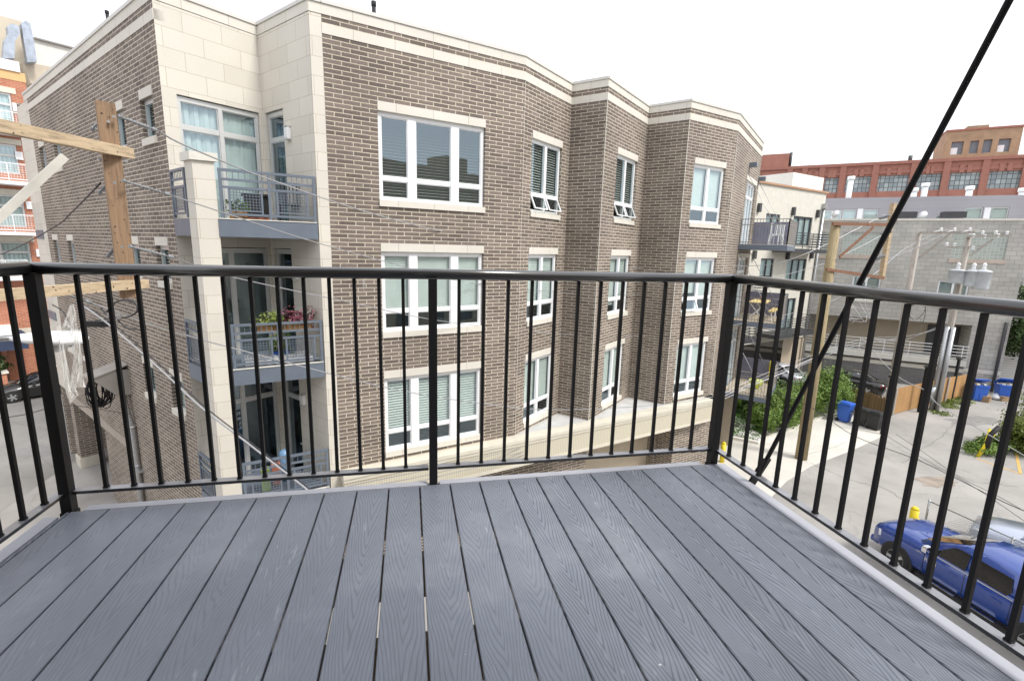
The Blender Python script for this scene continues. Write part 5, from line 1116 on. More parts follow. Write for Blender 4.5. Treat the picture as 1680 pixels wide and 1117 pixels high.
def bin_(pos, rz, w_, d, h, mat, label, group, openlid=False, logo=True, trash=False):
    t_ = thing('wheeled_bin', label, 'bin', (pos[0], pos[1], 0), group, rz); m = MB(); m.X = Matrix.Identity(4)
    a, b_ = w_ / 2 * .8, w_ / 2; c, d_ = d / 2 * .8, d / 2
    lo = [m.vert(v) for v in ((-a, -c, .06), (a, -c, .06), (a, c, .06), (-a, c, .06))]; hi = [m.vert(v) for v in ((-b_, -d_, h), (b_, -d_, h), (b_, d_, h), (-b_, d_, h))]
    for k in range(4): j = (k + 1) % 4; m.idx((lo[k], lo[j], hi[j], hi[k]))
    m.idx(lo[::-1]); m.idx(hi)
    m.b(-b_ - .02, b_ + .02, -d_ - .02, d_ + .02, h - .09, h - .03); m.b(-.06, .06, -d_ * .93, -d_ * .8, .25, h * .8); m.b(-a * .8, a * .8, -c - .02, -c + .02, .15, .3); m.build('body', mat, t_)
    m = MB(); m.X = Matrix.Identity(4)
    if openlid: m.X = Matrix.Translation((0, d_, h)) @ Matrix.Rotation(R(-28), 4, 'X') @ Matrix.Translation((0, -d_, -h))
    m.rbox(W0, -b_ - .03, b_ + .03, -d_ - .03, d_ + .03, h + .002, h + .07, .025); m.rbox(W0, -b_ * .8, b_ * .8, -d_ * .8, d_ * .8, h + .071, h + .11, .015); m.build('lid', mat, t_)
    m = MB(); m.X = Matrix.Identity(4)
    for s_ in (-1, 1): m.lathe((s_ * (a + .01), c, .11), [(.11, -.03), (.11, .03)], 12, (1, 0, 0))
    m.build('wheel', MT['rubber'], t_)
    if trash:
        m = MB(); m.X = Matrix.Identity(4); rn = random.Random(int(pos[0] * 10))
        for k in range(14): x, y = rn.uniform(-b_ * .8, b_ * .8), rn.uniform(-d_ * .8, d_ * .8); m.bar((x, y, h - .02), (x + rn.uniform(-.2, .2), y + rn.uniform(-.2, .2), h + rn.uniform(.05, .14)), .16, .1)
        m.build('rubbish', plain('rubbish', (.5, .47, .42), .8, var=.5, scale=9) if 'rubbish' not in bpy.data.materials else bpy.data.materials['rubbish'], t_)
    return t_
g1 = gz(1384, 691); t_ = bin_(g1, R(20), .62, .68, 1.12, MT['binblue'], 'clean blue wheeled recycling bin with closed lid by the picket fence', 'wheeled bins')
m = MB(); m.X = Matrix.Identity(4); m.box(W0, -.13, .13, .345, .352, .62, .66) ; m.build('sticker', MT['white'], t_)
bin_(gz(1412, 697), R(20), .62, .62, .95, MT['binblack'], 'left of the two black wheeled bins beside the blue one', 'wheeled bins'); bin_(gz(1434, 704), R(15), .66, .66, .98, MT['binblack'], 'right of the two black wheeled bins nearest the gate post', 'wheeled bins')
bin_(gz(1601, 656), R(-25), .85, .85, 1.15, MT['binblue'], 'overfilled blue bin with raised lid at the fence end', 'wheeled bins', True, trash=True); bin_(gz(1648, 656), R(-35), 1.15, .9, 1.15, MT['binblue'], 'wide overfilled blue bin against the block building', 'wheeled bins', True, trash=True)
MT['card'] = plain('cardboard', (.32, .22, .13), .9, var=.15)
def crate(x, y, s_, lab, rz=0):
    p = on_z(x, y, 0); m = MB(); m.X = Matrix.Identity(4); m.b(-s_ / 2, s_ / 2, -s_ * .4, s_ * .4, .02, s_ * .6); m.b(-s_ / 2 - .02, -s_ * .1, -s_ * .5, -s_ * .42, s_ * .55, s_ * .62); o = m.build('cardboard_box', MT['card']); o.location = (p.x, p.y, 0); o.rotation_euler = (0, 0, rz); tag(o, lab, 'box', 'cardboard boxes left by the bins')
crate(1615, 658, .7, 'dark flattened cardboard box beside the first overfilled bin', .4); crate(1645, 657, .6, 'light cardboard box in front of the wide blue bin', -.2)
m = MB(); p = on_z(1633, 655, 0); rn = random.Random(2)
m.smooth = True; m.lathe((p.x, p.y, 0), [(.1, .0), (.32, .08), (.36, .22), (.2, .36), (.06, .45)], 9); m.lathe((p.x + .5, p.y + .2, 0), [(.1, .0), (.25, .06), (.28, .18), (.05, .34)], 8); o = m.build('rubbish_bag', MT['white']); tag(o, 'white plastic rubbish bags lying between the two overfilled bins', 'rubbish bag')
MT['yellow'] = plain('safety_yellow', (.80, .62, .02), .45, var=.05)
def bollard(x, y, h, lab, r=.09, tilt=(0, 0)):
    p = on_z(x, y, 0); m = MB(); top = Vector((p.x + tilt[0], p.y + tilt[1], h)); m.tube([p, top], r, 12); m.lathe(top, [(r, 0), (r * .8, r * .5), (r * .3, r * .8)], 12); o = m.build('bollard', MT['yellow']); tag(o, lab, 'bollard', 'yellow steel bollards')
bollard(1494, 872, .9, 'yellow bollard standing in front of the blue pickup', .13); bollard(1184, 758, .95, 'yellow bollard seen through the rails beside the corner post', .11)
for (xa, ya, xt, yt2, r_, lab) in ((1604, 749, 1633, 706, .085, 'leaning yellow steel pipe with bent base growing out of the weeds'), (1612, 742, 1624, 704, .06, 'thinner leaning yellow pipe behind the bent one')):
    a = on_z(xa, ya, 0); k = math.hypot(a.x, a.y); m = MB(); t2 = at_h(xt, yt2, k + .3); md = a.lerp(t2, .35) + Vector((0, 0, -.05)); m.tube([a, md, t2], r_, 12); m.lathe(t2, [(r_, 0), (r_ * .5, .05)], 10, t2 - a); o = m.build('bollard', MT['yellow']); tag(o, lab, 'bollard', 'yellow steel bollards')
m = MB(); a = at_h(1622, 722, 33.5); m.tube([at_h(1618, 735, 33.5), at_h(1626, 712, 33.5), at_h(1640, 700, 33.8)], .12, 8); o = m.build('rubber_hose', MT['rubber']); tag(o, 'black hose draped over the leaning yellow pipes', 'hose')
MT['ypaint'] = plain('faded_yellow_paint', (.60, .38, .12), .8, var=.2, scale=12)
def stripe(a, b_, w_, nm, lab):
    a = gz(*a); b_ = gz(*b_); a = Vector(a); b_ = Vector(b_); d = (b_ - a).normalized(); n_ = Vector((-d.y, d.x)) * w_ / 2
    m = MB(); m.face([(*(a - n_), .009), (*(b_ - n_), .009), (*(b_ + n_), .009), (*(a + n_), .009)]); o = m.build('road_marking', MT['ypaint'] if nm else MT['concrete']); o['kind'] = 'structure'
stripe((1601, 752), (1676, 778), .10, 1, ''); stripe((1665, 733), (1674, 776), .12, 1, '')
# chain link fence
cf = thing('chain_link_fence', 'low grey chain link fence between the blue pickup and the silver car', 'fence', (*gz(1515, 868), 0))
f0 = gz(1515, 870); f1 = Vector((f0.x + .9, f0.y - 9)); f, l = seg(f0, f1)
m = MB()
for u in (0, 2.4, 4.8, 7.2): m.tube([f.P(u, 0, 0), f.P(u, 0, 1.25)], .035, 8)
m.tube([f.P(0, 0, 1.18), f.P(l, 0, 1.18)], .022, 8); m.build('fence_frame', MT['steel'], cf)
m = MB(); u = 0
while u < l: m.bar(f.P(u, 0, .05), f.P(min(l, u + 1.1), 0, 1.15), .006); m.bar(f.P(u, .004, 1.15), f.P(min(l, u + 1.1), .004, .05), .006); u += .09
m.build('mesh', MT['steel'], cf)
# ================================================================== planting
lawn = sheet('lawn', [gz(1190, 712), gz(1243, 722), gz(1260, 700), gz(1300, 660), gz(1240, 640), gz(1190, 650)], .02, MT['lawn']); 
m = MB(); a, b_ = gz(1188, 718), gz(1242, 728); m.bar((a.x, a.y, .08), (b_.x, b_.y, .08), .2, .16); b2_ = gz(1372, 676); m.bar((b_.x, b_.y, .06), (b2_.x, b2_.y, .06), .15, .12); o = m.build('kerb', MT['stone_plain']); o['kind'] = 'structure'
def blobs(px, h, r): out = []; [out.append((*gz(x, y), h * f, r, h * .55)) for x, y in px for f in (.5,)]; return out
hb = []
for (x, y, h, r) in ((1252, 708, 1.9, .85), (1266, 702, 2.1, 1.1), (1282, 694, 2.1, 1.2), (1300, 688, 2.0, 1.1)): p = gz(x, y); hb.append((p.x, p.y, h * .5, r, h * .55))
o = leaves('hedge', MT['leaf'], hb, 26000, .055, seed=11); tag(o, 'dense bright green evergreen hedge left of the yellowish timber pole', 'hedge')
hb = []
for (x, y, h, r) in ((1336, 680, 2.5, 1.3), (1354, 675, 2.6, 1.25), (1366, 668, 2.3, 1.1)): p = gz(x, y); hb.append((p.x, p.y, h * .5, r, h * .55))
o = leaves('hedge', MT['leaf'], hb, 20000, .055, seed=12); tag(o, 'bright green evergreen hedge between the timber pole and the blue bin', 'hedge')
hb = []
for (x, y, h, r) in ((1240, 690, 1.9, .8), (1250, 680, 2.2, .9)): p = gz(x, y); hb.append((p.x, p.y, h * .5, r, h * .55))
o = leaves('shrub', MT['leafd'], hb, 6000, .08, seed=13); tag(o, 'dark green rounded shrub at the back of the small lawn', 'shrub')
hb = []
for (x, y, h, r) in ((1205, 672, 1.6, .7), (1216, 665, 2.0, .8)): p = gz(x, y); hb.append((p.x, p.y, h * .5, r, h * .55))
o = leaves('shrub', MT['leaf'], hb, 4000, .10, seed=14); tag(o, 'mid green leafy shrub below the wooden ground balcony', 'shrub')
hb = [(gz(1208, 702).x, gz(1208, 702).y, .2, .7, .3)]; o = leaves('flower_bed', plain('pale_flowers', (.55, .60, .48), .7, var=.4, scale=8), hb, 900, .06, seed=15); tag(o, 'pale flowering plants in the bed on the lawn', 'flowers', kind='stuff')
hb = [(gz(1228, 718).x, gz(1228, 718).y, .12, .7, .15)]; o = leaves('flower_bed', plain('white_flowers', (.75, .75, .72), .7), hb, 500, .05, seed=16); tag(o, 'small white flowers at the lawn edge by the kerb', 'flowers', kind='stuff')
hb = []
for (x, y, h, r) in ((1655, 738, 1.5, .6), (1662, 735, 2.1, .7), (1672, 742, 2.0, .8), (1682, 740, 2.7, .9), (1698, 745, 2.6, 1.2)): p = gz(x, y); hb.append((p.x, p.y, h * .5, r, h * .55))
o = leaves('shrub', MT['leafy'], hb, 14000, .065, seed=17); tag(o, 'overgrown yellow green shrub at the right edge by the leaning pipe', 'shrub')
hb = [(*gz(1600, 743), .2, .65, .3), (*gz(1616, 742), .3, .7, .4), (*gz(1632, 738), .3, .6, .5)]; o = leaves('ground_cover', MT['leaf'], hb, 3000, .06, seed=18); tag(o, 'low leafy weeds growing round the leaning yellow pipe', 'weeds', kind='stuff')
hb = [(*gz(1572, 660), .1, .9, .22), (*gz(1556, 667), .08, .7, .15), (*gz(1543, 679), .05, .5, .1)]; o = leaves('weeds', MT['leafy'], hb, 2200, .05, seed=19); tag(o, 'strip of weeds along the foot of the cedar fence', 'weeds', kind='stuff')
def tree(x, y, h, r, lab, sd, mat='leafd'):
    p = gz(x, y); t_ = thing('tree', lab, 'tree', (p.x, p.y, 0)); m = MB(); m.tube([(p.x, p.y, 0), (p.x + .1, p.y, h * .4), (p.x, p.y + .1, h * .75)], [.18, .13, .05], 8)
    rn = random.Random(sd)
    for k in range(6): a = rn.uniform(0, 6.28); m.tube([(p.x + .1, p.y, h * (.3 + .07 * k)), (p.x + math.cos(a) * r * .7, p.y + math.sin(a) * r * .7, h * (.5 + .08 * k))], [.06, .02], 6)
    m.build('trunk', MT['bark'], t_); bl = [(p.x + rn.uniform(-r, r) * .6, p.y + rn.uniform(-r, r) * .6, h * rn.uniform(.45, .9), r * rn.uniform(.35, .6), h * rn.uniform(.12, .2)) for _ in range(9)]
    leaves('crown', MT[mat], bl, 9000, .13, t_, seed=sd, hollow=.2)
tree(1684, 648, 7.5, 2.4, 'dark green tree beyond the corner of the block building at the right edge', 31)
# ================================================================== vehicles
MT['tyre'] = plain('tyre', (.02, .02, .02), .8, var=.1); MT['rim'] = plain('alloy_rim', (.55, .56, .57), .3, .7); MT['carglass'] = plain('car_glass', (.012, .014, .016), .05, var=.05, coat=1); MT['chrome'] = plain('chrome', (.7, .7, .72), .12, 1.0); MT['trim'] = plain('black_trim', (.02, .02, .02), .6); MT['lampr'] = plain('tail_lamp_red', (.45, .01, .01), .2); MT['lampw'] = plain('head_lamp', (.75, .77, .8), .1, coat=1)
def paint(name, c, met=.4): return plain(name, c, .28, met, var=.03, coat=1.0)
PB = paint('blue_metallic_paint', (.003, .042, .26), .0); PB.node_tree.nodes['Principled BSDF'].inputs['Coat IOR'].default_value = 1.6; PK = paint('black_car_paint', (.010, .010, .011), .1); PS = paint('silver_car_paint', (.42, .46, .55), .5); PW = paint('pale_silver_paint', (.55, .57, .60), .3)
def loft(m, stations, smooth=True):
    m.smooth = smooth; rings = []
    for st in stations: rings.append([m.vert(p) for p in st])
    nn = len(rings[0])
    for A, B in zip(rings, rings[1:]):
        for j in range(nn): l = (j + 1) % nn; m.idx((A[j], B[j], B[l], A[l]))
    m.idx(rings[0]); m.idx(rings[-1][::-1]); m.smooth = False
def wheel(t_, x, y, r, side, w_=.22):
    m = MB(); m.X = Matrix.Identity(4); m.lathe((x, y, r), [(r * .7, -w_ / 2), (r * .97, -w_ / 2), (r, -w_ / 2 + .03), (r, w_ / 2 - .03), (r * .97, w_ / 2), (r * .7, w_ / 2)], 24, (0, side, 0)); wh = m.build('wheel', MT['tyre'], t_)
    m = MB(); m.X = Matrix.Identity(4); m.lathe((x, y, r), [(r * .69, w_ / 2 - .03), (r * .66, w_ / 2 + .004), (r * .6, w_ / 2 - .02)], 20, (0, side, 0))
    for k in range(5):
        a = k * 2 * math.pi / 5; m.bar((x, y + side * (w_ / 2 - .005), r), (x + math.cos(a) * r * .63, y + side * (w_ / 2 - .005), r + math.sin(a) * r * .63), .09, .03, up=(0, 1, 0))
    m.lathe((x, y, r), [(.07, w_ / 2 - .03), (.06, w_ / 2 + .02)], 10, (0, side, 0)); m.build('rim', MT['rim'], wh)
def arch(m, x, y, r, side): m.lathe((x, y, r), [(r * 1.16, -.18), (r * 1.16, .004), ], 26, (0, side, 0))
def sedan(name, label, pos, rz, pt, L_=4.7, hw=.9, H=1.45, cat='car', group=None, suv=False):
    t_ = thing(name, label, cat, (pos[0], pos[1], 0), group, rz); f = L_ / 2; e = .12 if suv else 0; B = MB(); B.X = Matrix.Identity(4)
    def ring(x, w_, zb, zbelt, zt, wt): return [(x, -w_ * .88, zb), (x, -w_, zb + .18), (x, -w_, (zb + zbelt) / 2 + .08), (x, -w_ * .97, zbelt - .04), (x, -wt, zt), (x, 0, zt + .02), (x, wt, zt), (x, w_ * .97, zbelt - .04), (x, w_, (zb + zbelt) / 2 + .08), (x, w_, zb + .18), (x, w_ * .88, zb)]
    hb_ = .92 + e * 1.3; st = [(-f, .72, .34, .80, .86, .60), (-f + .08, .84, .24, .90, .96, .70), (-f + .7, .9, .2, .95 + e, 1.0 + e, .76), (-f + 1.5, .9, .18, .93 + e, .98 + e, .76), (0, .9, .18, .90 + e, .95 + e, .78), (f - 1.3, .9, .18, .86 + e, .92 + e, .74), (f - .6, .88, .2, .78 + e, .84 + e, .68), (f - .12, .80, .24, .66 + e, .72 + e, .58), (f, .66, .32, .56, .60, .48)]
    loft(B, [ring(*s_) for s_ in st]); bd = B.build('body', pt, t_)
    cb = MB(); cb.X = Matrix.Identity(4)
    if suv: gs = [(-f + .15, .76, 1.02, 1.05, .7), (-f + .5, .78, 1.02, H + .1, .62), (0, .79, 1.02, H + .18, .64), (f - 2.0, .78, 1.0, H + .1, .62), (f - 1.25, .76, .98, 1.0, .7)]
    else: gs = [(-f + .75, .74, .92, .97, .66), (-f + 1.45, .77, .92, H - .06, .56), (-.1, .78, .92, H, .58), (f - 2.1, .77, .9, H - .05, .56), (f - 1.25, .74, .88, .91, .66)]
    loft(cb, [[(x, -w_, zb), (x, -(w_ + wt) / 2 - .02, (zb + zt) / 2), (x, -wt - .02, zt - .03), (x, -wt + .1, zt + .01), (x, wt - .1, zt + .01), (x, wt + .02, zt - .03), (x, (w_ + wt) / 2 + .02, (zb + zt) / 2), (x, w_, zb)] for x, w_, zb, zt, wt in gs]); cb.build('window', MT['carglass'], t_)
    rf = MB(); rf.X = Matrix.Identity(4); g = gs[1:4]
    loft(rf, [[(x, -wt - .025, zt - .05), (x, -wt + .08, zt + .025), (x, wt - .08, zt + .025), (x, wt + .025, zt - .05)] for x, w_, zb, zt, wt in g])
    for s_ in (-1, 1):
        for (xa, wa, za_), (xb, wb, zb_2) in (((gs[0][0], gs[0][4] + .04, gs[0][3]), (gs[1][0], gs[1][4] + .03, gs[1][3] - .02)), ((gs[4][0], gs[4][4] + .05, gs[4][3]), (gs[3][0], gs[3][4] + .03, gs[3][3] - .02)), ((-.2, gs[2][1] + .01, .93), (-.25, gs[2][4] + .03, gs[2][3] - .03))): rf.bar((xa, s_ * wa, za_), (xb, s_ * wb, zb_2), .07, .05)
    rf.build('roof', pt, t_)
    for s_ in (-1, 1):
        for x in (-f + .95, f - .88): a_ = MB(); a_.X = Matrix.Identity(4); arch(a_, x, s_ * .898, .33 + e * .3, s_); a_.build('wheel_arch', MT['trim'], t_)
    for s_ in (-1, 1):
        for x in (-f + .95, f - .88): wheel(t_, x, s_ * .80, .33 + e * .3, s_)
        h_ = MB(); h_.X = Matrix.Identity(4); h_.bar((f - .16, s_ * .62, .62 + e), (f - .42, s_ * .80, .68 + e), .1, .14); h_.build('headlight', MT['lampw'], t_)
        h_ = MB(); h_.X = Matrix.Identity(4); h_.bar((-f + .03, s_ * .55, .80), (-f + .22, s_ * .82, .82), .12, .15); h_.build('taillight', MT['lampr'], t_)
        h_ = MB(); h_.X = Matrix.Identity(4); h_.rbox(W0, f - 1.95, f - 1.8, -s_ * .92 - .09, -s_ * .92 + .09, .95 + e, 1.07 + e, .02); h_.build('mirror', pt, t_)
        h_ = MB(); h_.X = Matrix.Identity(4); h_.b(-f + 1.35, f - 1.4, s_ * .905 - .006, s_ * .905 + .006, .90 + e, .915 + e)
        for x in (-.35, .75): h_.b(x, x + .16, s_ * .905 - .015, s_ * .905 + .015, .78 + e, .81 + e)
        h_.build('chrome_trim', MT['chrome'], t_)
    h_ = MB(); h_.X = Matrix.Identity(4); h_.rbox(W0, -f - .012, -f + .02, -.26, .26, .56, .70, .01); h_.build('licence_plate', MT['white'], t_)
    h_ = MB(); h_.X = Matrix.Identity(4); h_.rbox(W0, f - .03, f + .01, -.42, .42, .40, .56, .01); h_.build('grille', MT['trim'], t_)
    return t_
# black sedan at left: heading to the left along the kerb
cw = on_z(22, 661, 0); cdir = -Vector((math.sin(AP), math.cos(AP), 0)); car_az = math.atan2(cdir.y, cdir.x)
cc = Vector((cw.x, cw.y, 0)) - cdir * 1.47 + Vector((cdir.y, -cdir.x, 0)) * .88 * (1 if Vector((cdir.y, -cdir.x)).dot(Vector((cw.x, cw.y))) > 0 else -1)
sedan('parked_car', 'black sedan parked by the planter across the street at the left', cc.xy, car_az, PK, group='parked cars')
# cars on the right
b_ = gz(1408, 652); sedan('parked_car', 'black sedan parked rear first behind the picket fence', (b_.x + 1.2, b_.y + 2.0), R(118), PK, group='parked cars')
b_ = gz(1312, 637); sedan('parked_car', 'pale silver car with red tail lamp behind the evergreen hedge', (b_.x - .2, b_.y + 2.2), R(100), PW, group='parked cars')
b_ = gz(1278, 640); sedan('parked_car', 'black hatchback in shade beside the pale silver car', (b_.x + .2, b_.y + 3.4), R(100), PK, group='parked cars')
sedan('parked_car', 'silver sport utility car nose out beyond the blue pickup', (20.5, 9.75), R(118), PS, 4.75, .95, 1.5, suv=True, group='parked cars')
b_ = gz(1700, 745); sedan('parked_car', 'dark car just peeping in at the right edge near the yellow line', (b_.x + 3.3, b_.y - 1.0), R(60), PK, group='parked cars')
# blue pickup: nose towards +Y, left flank towards us
tk = thing('pickup_truck', 'blue crew cab pickup truck parked below the right hand railing', 'pickup truck', (16.15, 9.22, 0), None, R(90)); 
def TM(): m = MB(); m.X = Matrix.Identity(4); return m
HW = 1.0
def tr_ring(x, w_, zb, zm, zt, wt, crown=.03): return [(x, -w_ * .9, zb), (x, -w_, zb + .12), (x, -w_ - .015, zm - .18), (x, -w_, zm), (x, -wt, zt - .01), (x, -wt * .6, zt + crown * .7), (x, 0, zt + crown), (x, wt * .6, zt + crown * .7), (x, wt, zt - .01), (x, w_, zm), (x, w_ + .015, zm - .18), (x, w_, zb + .12), (x, w_ * .9, zb)]
m = TM(); loft(m, [tr_ring(*s_) for s_ in ((2.68, .84, .52, .90, .99, .70), (2.60, .96, .46, 1.04, 1.16, .80), (2.3, .99, .44, 1.12, 1.25, .84), (1.75, HW, .42, 1.15, 1.31, .88), (1.1, HW, .42, 1.17, 1.34, .90), (.95, HW, .42, 1.17, 1.32, .92), (-1.35, HW, .44, 1.18, 1.28, .94))]); m.build('body', PB, tk)
m = TM(); 
for s_ in (-1, 1): m.box(W0, -2.95, -1.40, -s_ * .86, -s_ * 1.0, .60, 1.27)
m.box(W0, -3.0, -2.951, -1.0, 1.0, .58, 1.27); m.box(W0, -2.95, -1.40, -.86, .86, .60, .72); m.box(W0, -1.42, -1.395, -.86, .86, .6, 1.27); m.build('cargo_bed', PB, tk)
m = TM(); m.box(W0, -2.9, -1.45, -.84, .84, .722, .74); m.build('bed_liner', MT['trim'], tk)
m = TM(); loft(m, [[(x, -w_, zb), (x, -(w_ + wt) / 2 - .015, (zb + zt) / 2), (x, -wt, zt - .06), (x, -wt + .10, zt + .0), (x, 0, zt + .035), (x, wt - .10, zt + .0), (x, wt, zt - .06), (x, (w_ + wt) / 2 + .015, (zb + zt) / 2), (x, w_, zb)] for x, w_, zb, zt, wt in ((-1.36, .95, 1.22, 1.40, .90), (-1.30, .95, 1.22, 1.84, .76), (-1.0, .95, 1.22, 1.91, .76), (-.2, .95, 1.22, 1.93, .76), (.15, .95, 1.22, 1.88, .74), (1.30, .93, 1.22, 1.35, .86))]); m.build('cab', PB, tk)
def cab_side(x, z, s_, e=.012):
    f_ = (z - 1.22) / .66; return (x, s_ * (.957 + (.775 - .957) * f_ + .012 + e), z)
for s_ in (-1, 1):
    for pts in ([(.83, 1.27), (.25, 1.27), (.0, 1.27), (-.06, 1.27), (-.06, 1.74), (.22, 1.74), (.36, 1.70)], [(-.16, 1.27), (-1.05, 1.27), (-1.12, 1.40), (-1.04, 1.72), (-.16, 1.74)]):
        m = TM(); P_ = [cab_side(x, z, s_) for x, z in pts]; m.face(P_ if s_ < 0 else P_[::-1]); m.build('window', MT['carglass'], tk)
m = TM(); m.smooth = True; ws = []
for x_, z_, w_ in ((1.27, 1.357, .74), (.18, 1.866, .60)): ws.append([m.vert((x_, w_ * e / 4, z_ + .014 + .035 * (1 - abs(e) / 4))) for e in range(-4, 5)])
for e in range(8): m.idx((ws[0][e], ws[0][e + 1], ws[1][e + 1], ws[1][e]))
m.build('windscreen', MT['carglass'], tk)
m = TM(); m.face([(-1.372, -.72, 1.42), (-1.372, .72, 1.42), (-1.325, .62, 1.80), (-1.325, -.62, 1.80)][::-1]); m.build('rear_window', MT['carglass'], tk)
for s_ in (-1, 1):
    for x in (1.76, -1.76): m = TM(); arch(m, x, s_ * 1.008, .43, s_); m.build('wheel_arch', MT['trim'], tk)
for s_ in (-1, 1):
    for x in (1.76, -1.76): wheel(tk, x, s_ * .91, .41, s_, .27)
    m = TM(); m.box(W0, -1.3, 1.05, -s_ * .93, -s_ * 1.10, .36, .43); st_ = m.build('running_board', MT['trim'], tk)
    m = TM(); m.box(W0, -1.0, -.3, -s_ * 1.0, -s_ * 1.105, .432, .445); m.box(W0, .0, .7, -s_ * 1.0, -s_ * 1.105, .432, .445); m.build('step_pad', MT['chrome'], st_)
    m = TM(); 
    for x in (-.11, .98, -1.2): m.bar((x, s_ * 1.018, .55), (x, s_ * 1.012, 1.2), .012, .006, up=(0, 1, 0))
    m.build('door_seam', MT['trim'], tk)
    m = TM(); m.bar((1.05, s_ * .985, 1.215), (-1.2, s_ * .985, 1.225), .01, .022); m.build('chrome_trim', MT['chrome'], tk)
    for x in (.05, -1.02): m = TM(); m.bar((x, s_ * 1.03, 1.02), (x + .22, s_ * 1.03, 1.02), .03, .03); m.build('door_handle', PB, tk)
    m = TM(); m.rbox(W0, .80, .93, -s_ * 1.0, -s_ * 1.24, 1.24, 1.44, .03); m.build('mirror', MT['chrome'] if s_ > 0 else MT['trim'], tk)
    m = TM(); m.bar((2.57, s_ * .80, .92), (2.34, s_ * .97, .96), .16, .20); m.build('headlight', MT['lampw'], tk)
    text_mesh('door_lettering', 'RAM', .17, MT['chrome'], tk, (.78, s_ * 1.021, .96), (R(90), 0, R(180) if s_ > 0 else 0)); text_mesh('fender_lettering', 'HEMI', .075, MT['chrome'], tk, (1.14, s_ * 1.018, 1.08), (R(90), 0, R(180) if s_ > 0 else 0))
m = TM(); m.rbox(W0, 2.5, 2.72, -.93, .93, .44, .66, .05); m.build('bumper', PB, tk); m = TM(); m.box(W0, 2.6, 2.68, -.55, .55, .68, .98); m.build('grille', MT['chrome'], tk)
m = TM(); 
for s_ in (-1, 1): m.bar((1.1, s_ * .42, 1.37), (2.35, s_ * .36, 1.275), .05, .02)
m.build('hood_crease', PB, tk)
m = TM(); m.rbox(W0, -3.18, -3.01, -.95, .95, .48, .68, .04); m.build('rear_bumper', MT['chrome'], tk)
# ================================================================== things on the balconies
def bx_plants(fr, u, d, z, w_, mat, seed, lab, n=500, h=.22, name='potted_plant', pot=None):
    t_ = thing(name, lab, 'plant', fr.P(u, d, z)); m = MB(); m.box(fr, u - w_ / 2, u + w_ / 2, d - .1, d + .1, z, z + .2); m.build('planter', pot or MT['fence'], t_)
    c = [(*fr.P(u + e * w_ / 3, d, 0).xy, z + .28, w_ / 4 + .08, h, .16) for e in (-1, 0, 1)]; leaves('foliage', mat, c, n, .035, t_, seed=seed, hollow=.1)
MT['redleaf'] = leafmat('red_leaf', (.05, .03, .02), (.15, .03, .05), (.28, .09, .12))
bx_plants(FA, -1.42, -.18, 7.72, .55, MT['leafy'], 21, 'window box of yellow green plants on the middle balcony rail'); bx_plants(FA, -.82, -.18, 7.72, .62, MT['redleaf'], 22, 'window box of dark red coleus on the middle balcony rail', 700, .26)
bx_plants(FA, -1.2, -.75, 6.93, .4, MT['leaf'], 23, 'leafy green plant in a pot on the middle balcony floor', 600, .4, pot=MT['binblue'])
bx_plants(FA, -1.9, -.3, 10.29, .35, MT['leaf'], 24, 'small green plant in the corner of the top balcony', 200, .15)
m = MB(); m.box(FA, -2.0, -.5, -.9, -.25, 6.93, 7.05)
for k in range(8): m.box(FA, -1.95 + k * .18, -1.85 + k * .18, -.9, -.25, 7.052, 7.07)
o = m.build('bench', MT['white']); tag(o, 'low white slatted bench on the middle balcony', 'bench')
def chair(fr, u, d, z, rot, mat, lab, group, slat=False):
    p = fr.P(u, d, z); t_ = thing('patio_chair', lab, 'chair', p, group, rot)
    m = TM(); m.b(-.23, .23, -.22, .22, .42, .45); m.build('seat', mat, t_); m = TM()
    for k in range(6): m.b(-.22 + k * .08, -.19 + k * .08, .20, .23, .46, .9)
    m.b(-.23, .23, .2, .235, .87, .93); m.build('backrest', mat, t_)
    for sx in (-1, 1):
        for sy in (-1, 1): m = TM(); m.bar((sx * .2, sy * .19, .42), (sx * .23, sy * .24, 0), .03); m.build('leg', mat, t_)
    return t_
chair(FA, -.75, -.9, 10.29, R(200), MT['dgrey'], 'dark wire patio chair on the top stone balcony', 'patio chairs')
m = MB(); m.box(FA, -1.75, -1.25, -.9, -.5, 10.3, 10.85); m.box(FA, -1.8, -1.2, -.95, -.45, 10.852, 10.9); o = m.build('barbecue_grill', MT['trim']); tag(o, 'small black barbecue box behind the mesh of the top balcony', 'barbecue')
m = MB(); m.box(FA, -2.0, -1.2, -.5, -.2, 10.29, 10.36); o = m.build('doormat', plain('terracotta', (.35, .13, .07), .8)); tag(o, 'terracotta tray on the floor of the top balcony', 'tray')
m = MB(); m.lathe(FA.P(-1.25, -.9, 3.58), [(.12, 0), (.15, .4), (.15, .7), (.12, .82), (.02, .86)], 12); o = m.build('watering_can', plain('sky_blue_plastic', (.16, .30, .48), .4)); tag(o, 'light blue plastic tub standing by the door of the lowest balcony', 'tub')
m = MB(); m.rbox(FA, -1.58, -1.38, -.8, -.6, 3.58, 4.2, .05); o = m.build('toy_box', plain('orange_plastic', (.38, .12, .07), .5)); tag(o, 'orange red plastic box on the lowest balcony', 'box')
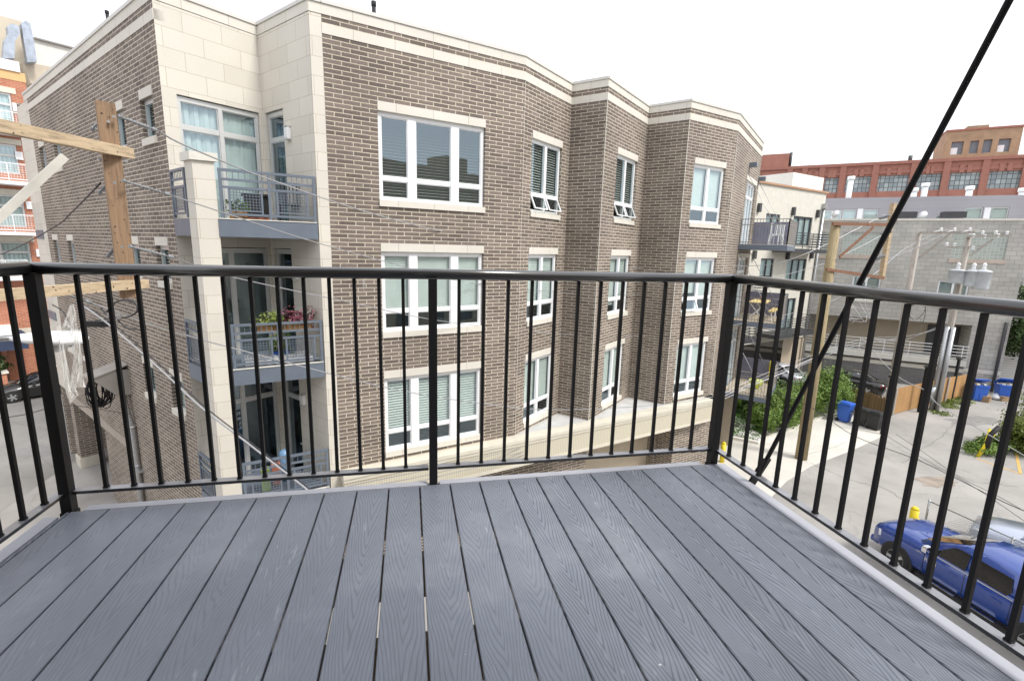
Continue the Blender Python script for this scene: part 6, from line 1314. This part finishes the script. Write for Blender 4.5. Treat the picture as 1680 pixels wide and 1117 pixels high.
m = MB(); m.rbox(FA, -1.85, -1.65, -.5, -.35, 3.58, 4.25, .05); o = m.build('plant_bucket', plain('lime_plastic', (.3, .42, .1), .5)); tag(o, 'lime green bucket on the lowest balcony near the column', 'bucket')
for k, (u, d, r_) in enumerate(((3.7, 1.3, 1.0), (4.6, 1.2, -1.2))):
    chair(FG, u, d, 10.28, r_, MT['white'], ['white patio chair on the top hung balcony nearer the glass door', 'white patio chair on the top hung balcony nearer the outer rail'][k], 'patio chairs')
tb = thing('picnic_table', 'yellow topped folding table on the middle hung balcony', 'table', FG.P(4.2, .9, 6.93)); m = MB(); m.box(FG, 3.3, 5.1, .55, 1.25, 7.66, 7.71); m.build('table_top', MT['yellow'] if False else plain('pale_yellow', (.72, .55, .22), .6), tb)
for u in (3.5, 4.9):
    m = MB(); m.bar(FG.P(u, .6, 6.93), FG.P(u, 1.2, 7.65), .04); m.bar(FG.P(u, 1.2, 6.93), FG.P(u, .6, 7.65), .04); m.build('leg', MT['white'], tb)
tb = thing('bench', 'yellow bench beside the folding table on the middle hung balcony', 'bench', FG.P(4.2, 1.5, 6.93)); m = MB(); m.box(FG, 3.3, 5.1, 1.4, 1.65, 7.32, 7.37); m.build('seat', bpy.data.materials['pale_yellow'], tb)
for u in (3.5, 4.9): m = MB(); m.bar(FG.P(u, 1.52, 6.93), FG.P(u, 1.52, 7.31), .04); m.build('leg', MT['white'], tb)
m = MB(); m.lathe(FG.P(4.9, .9, 7.712), [(.08, 0), (.11, .16)], 12); o = m.build('flower_pot', bpy.data.materials['terracotta']); tag(o, 'orange pot on the yellow table of the middle hung balcony', 'pot')
m = MB(); m.lathe(FG.P(4.0, 1.2, 3.58), [(.12, 0), (.3, .3), (.32, .42)], 12); o = m.build('plastic_tub', plain('lime_yellow', (.65, .75, .10), .5)); tag(o, 'lime yellow tub on the lowest hung balcony', 'tub')
m = MB(); m.lathe(FG.P(5.5, 1.6, 3.58), [(.09, 0), (.09, 1.1)], 12); o = m.build('yellow_post', MT['yellow']); tag(o, 'upright yellow tube at the corner of the lowest hung balcony', 'post')
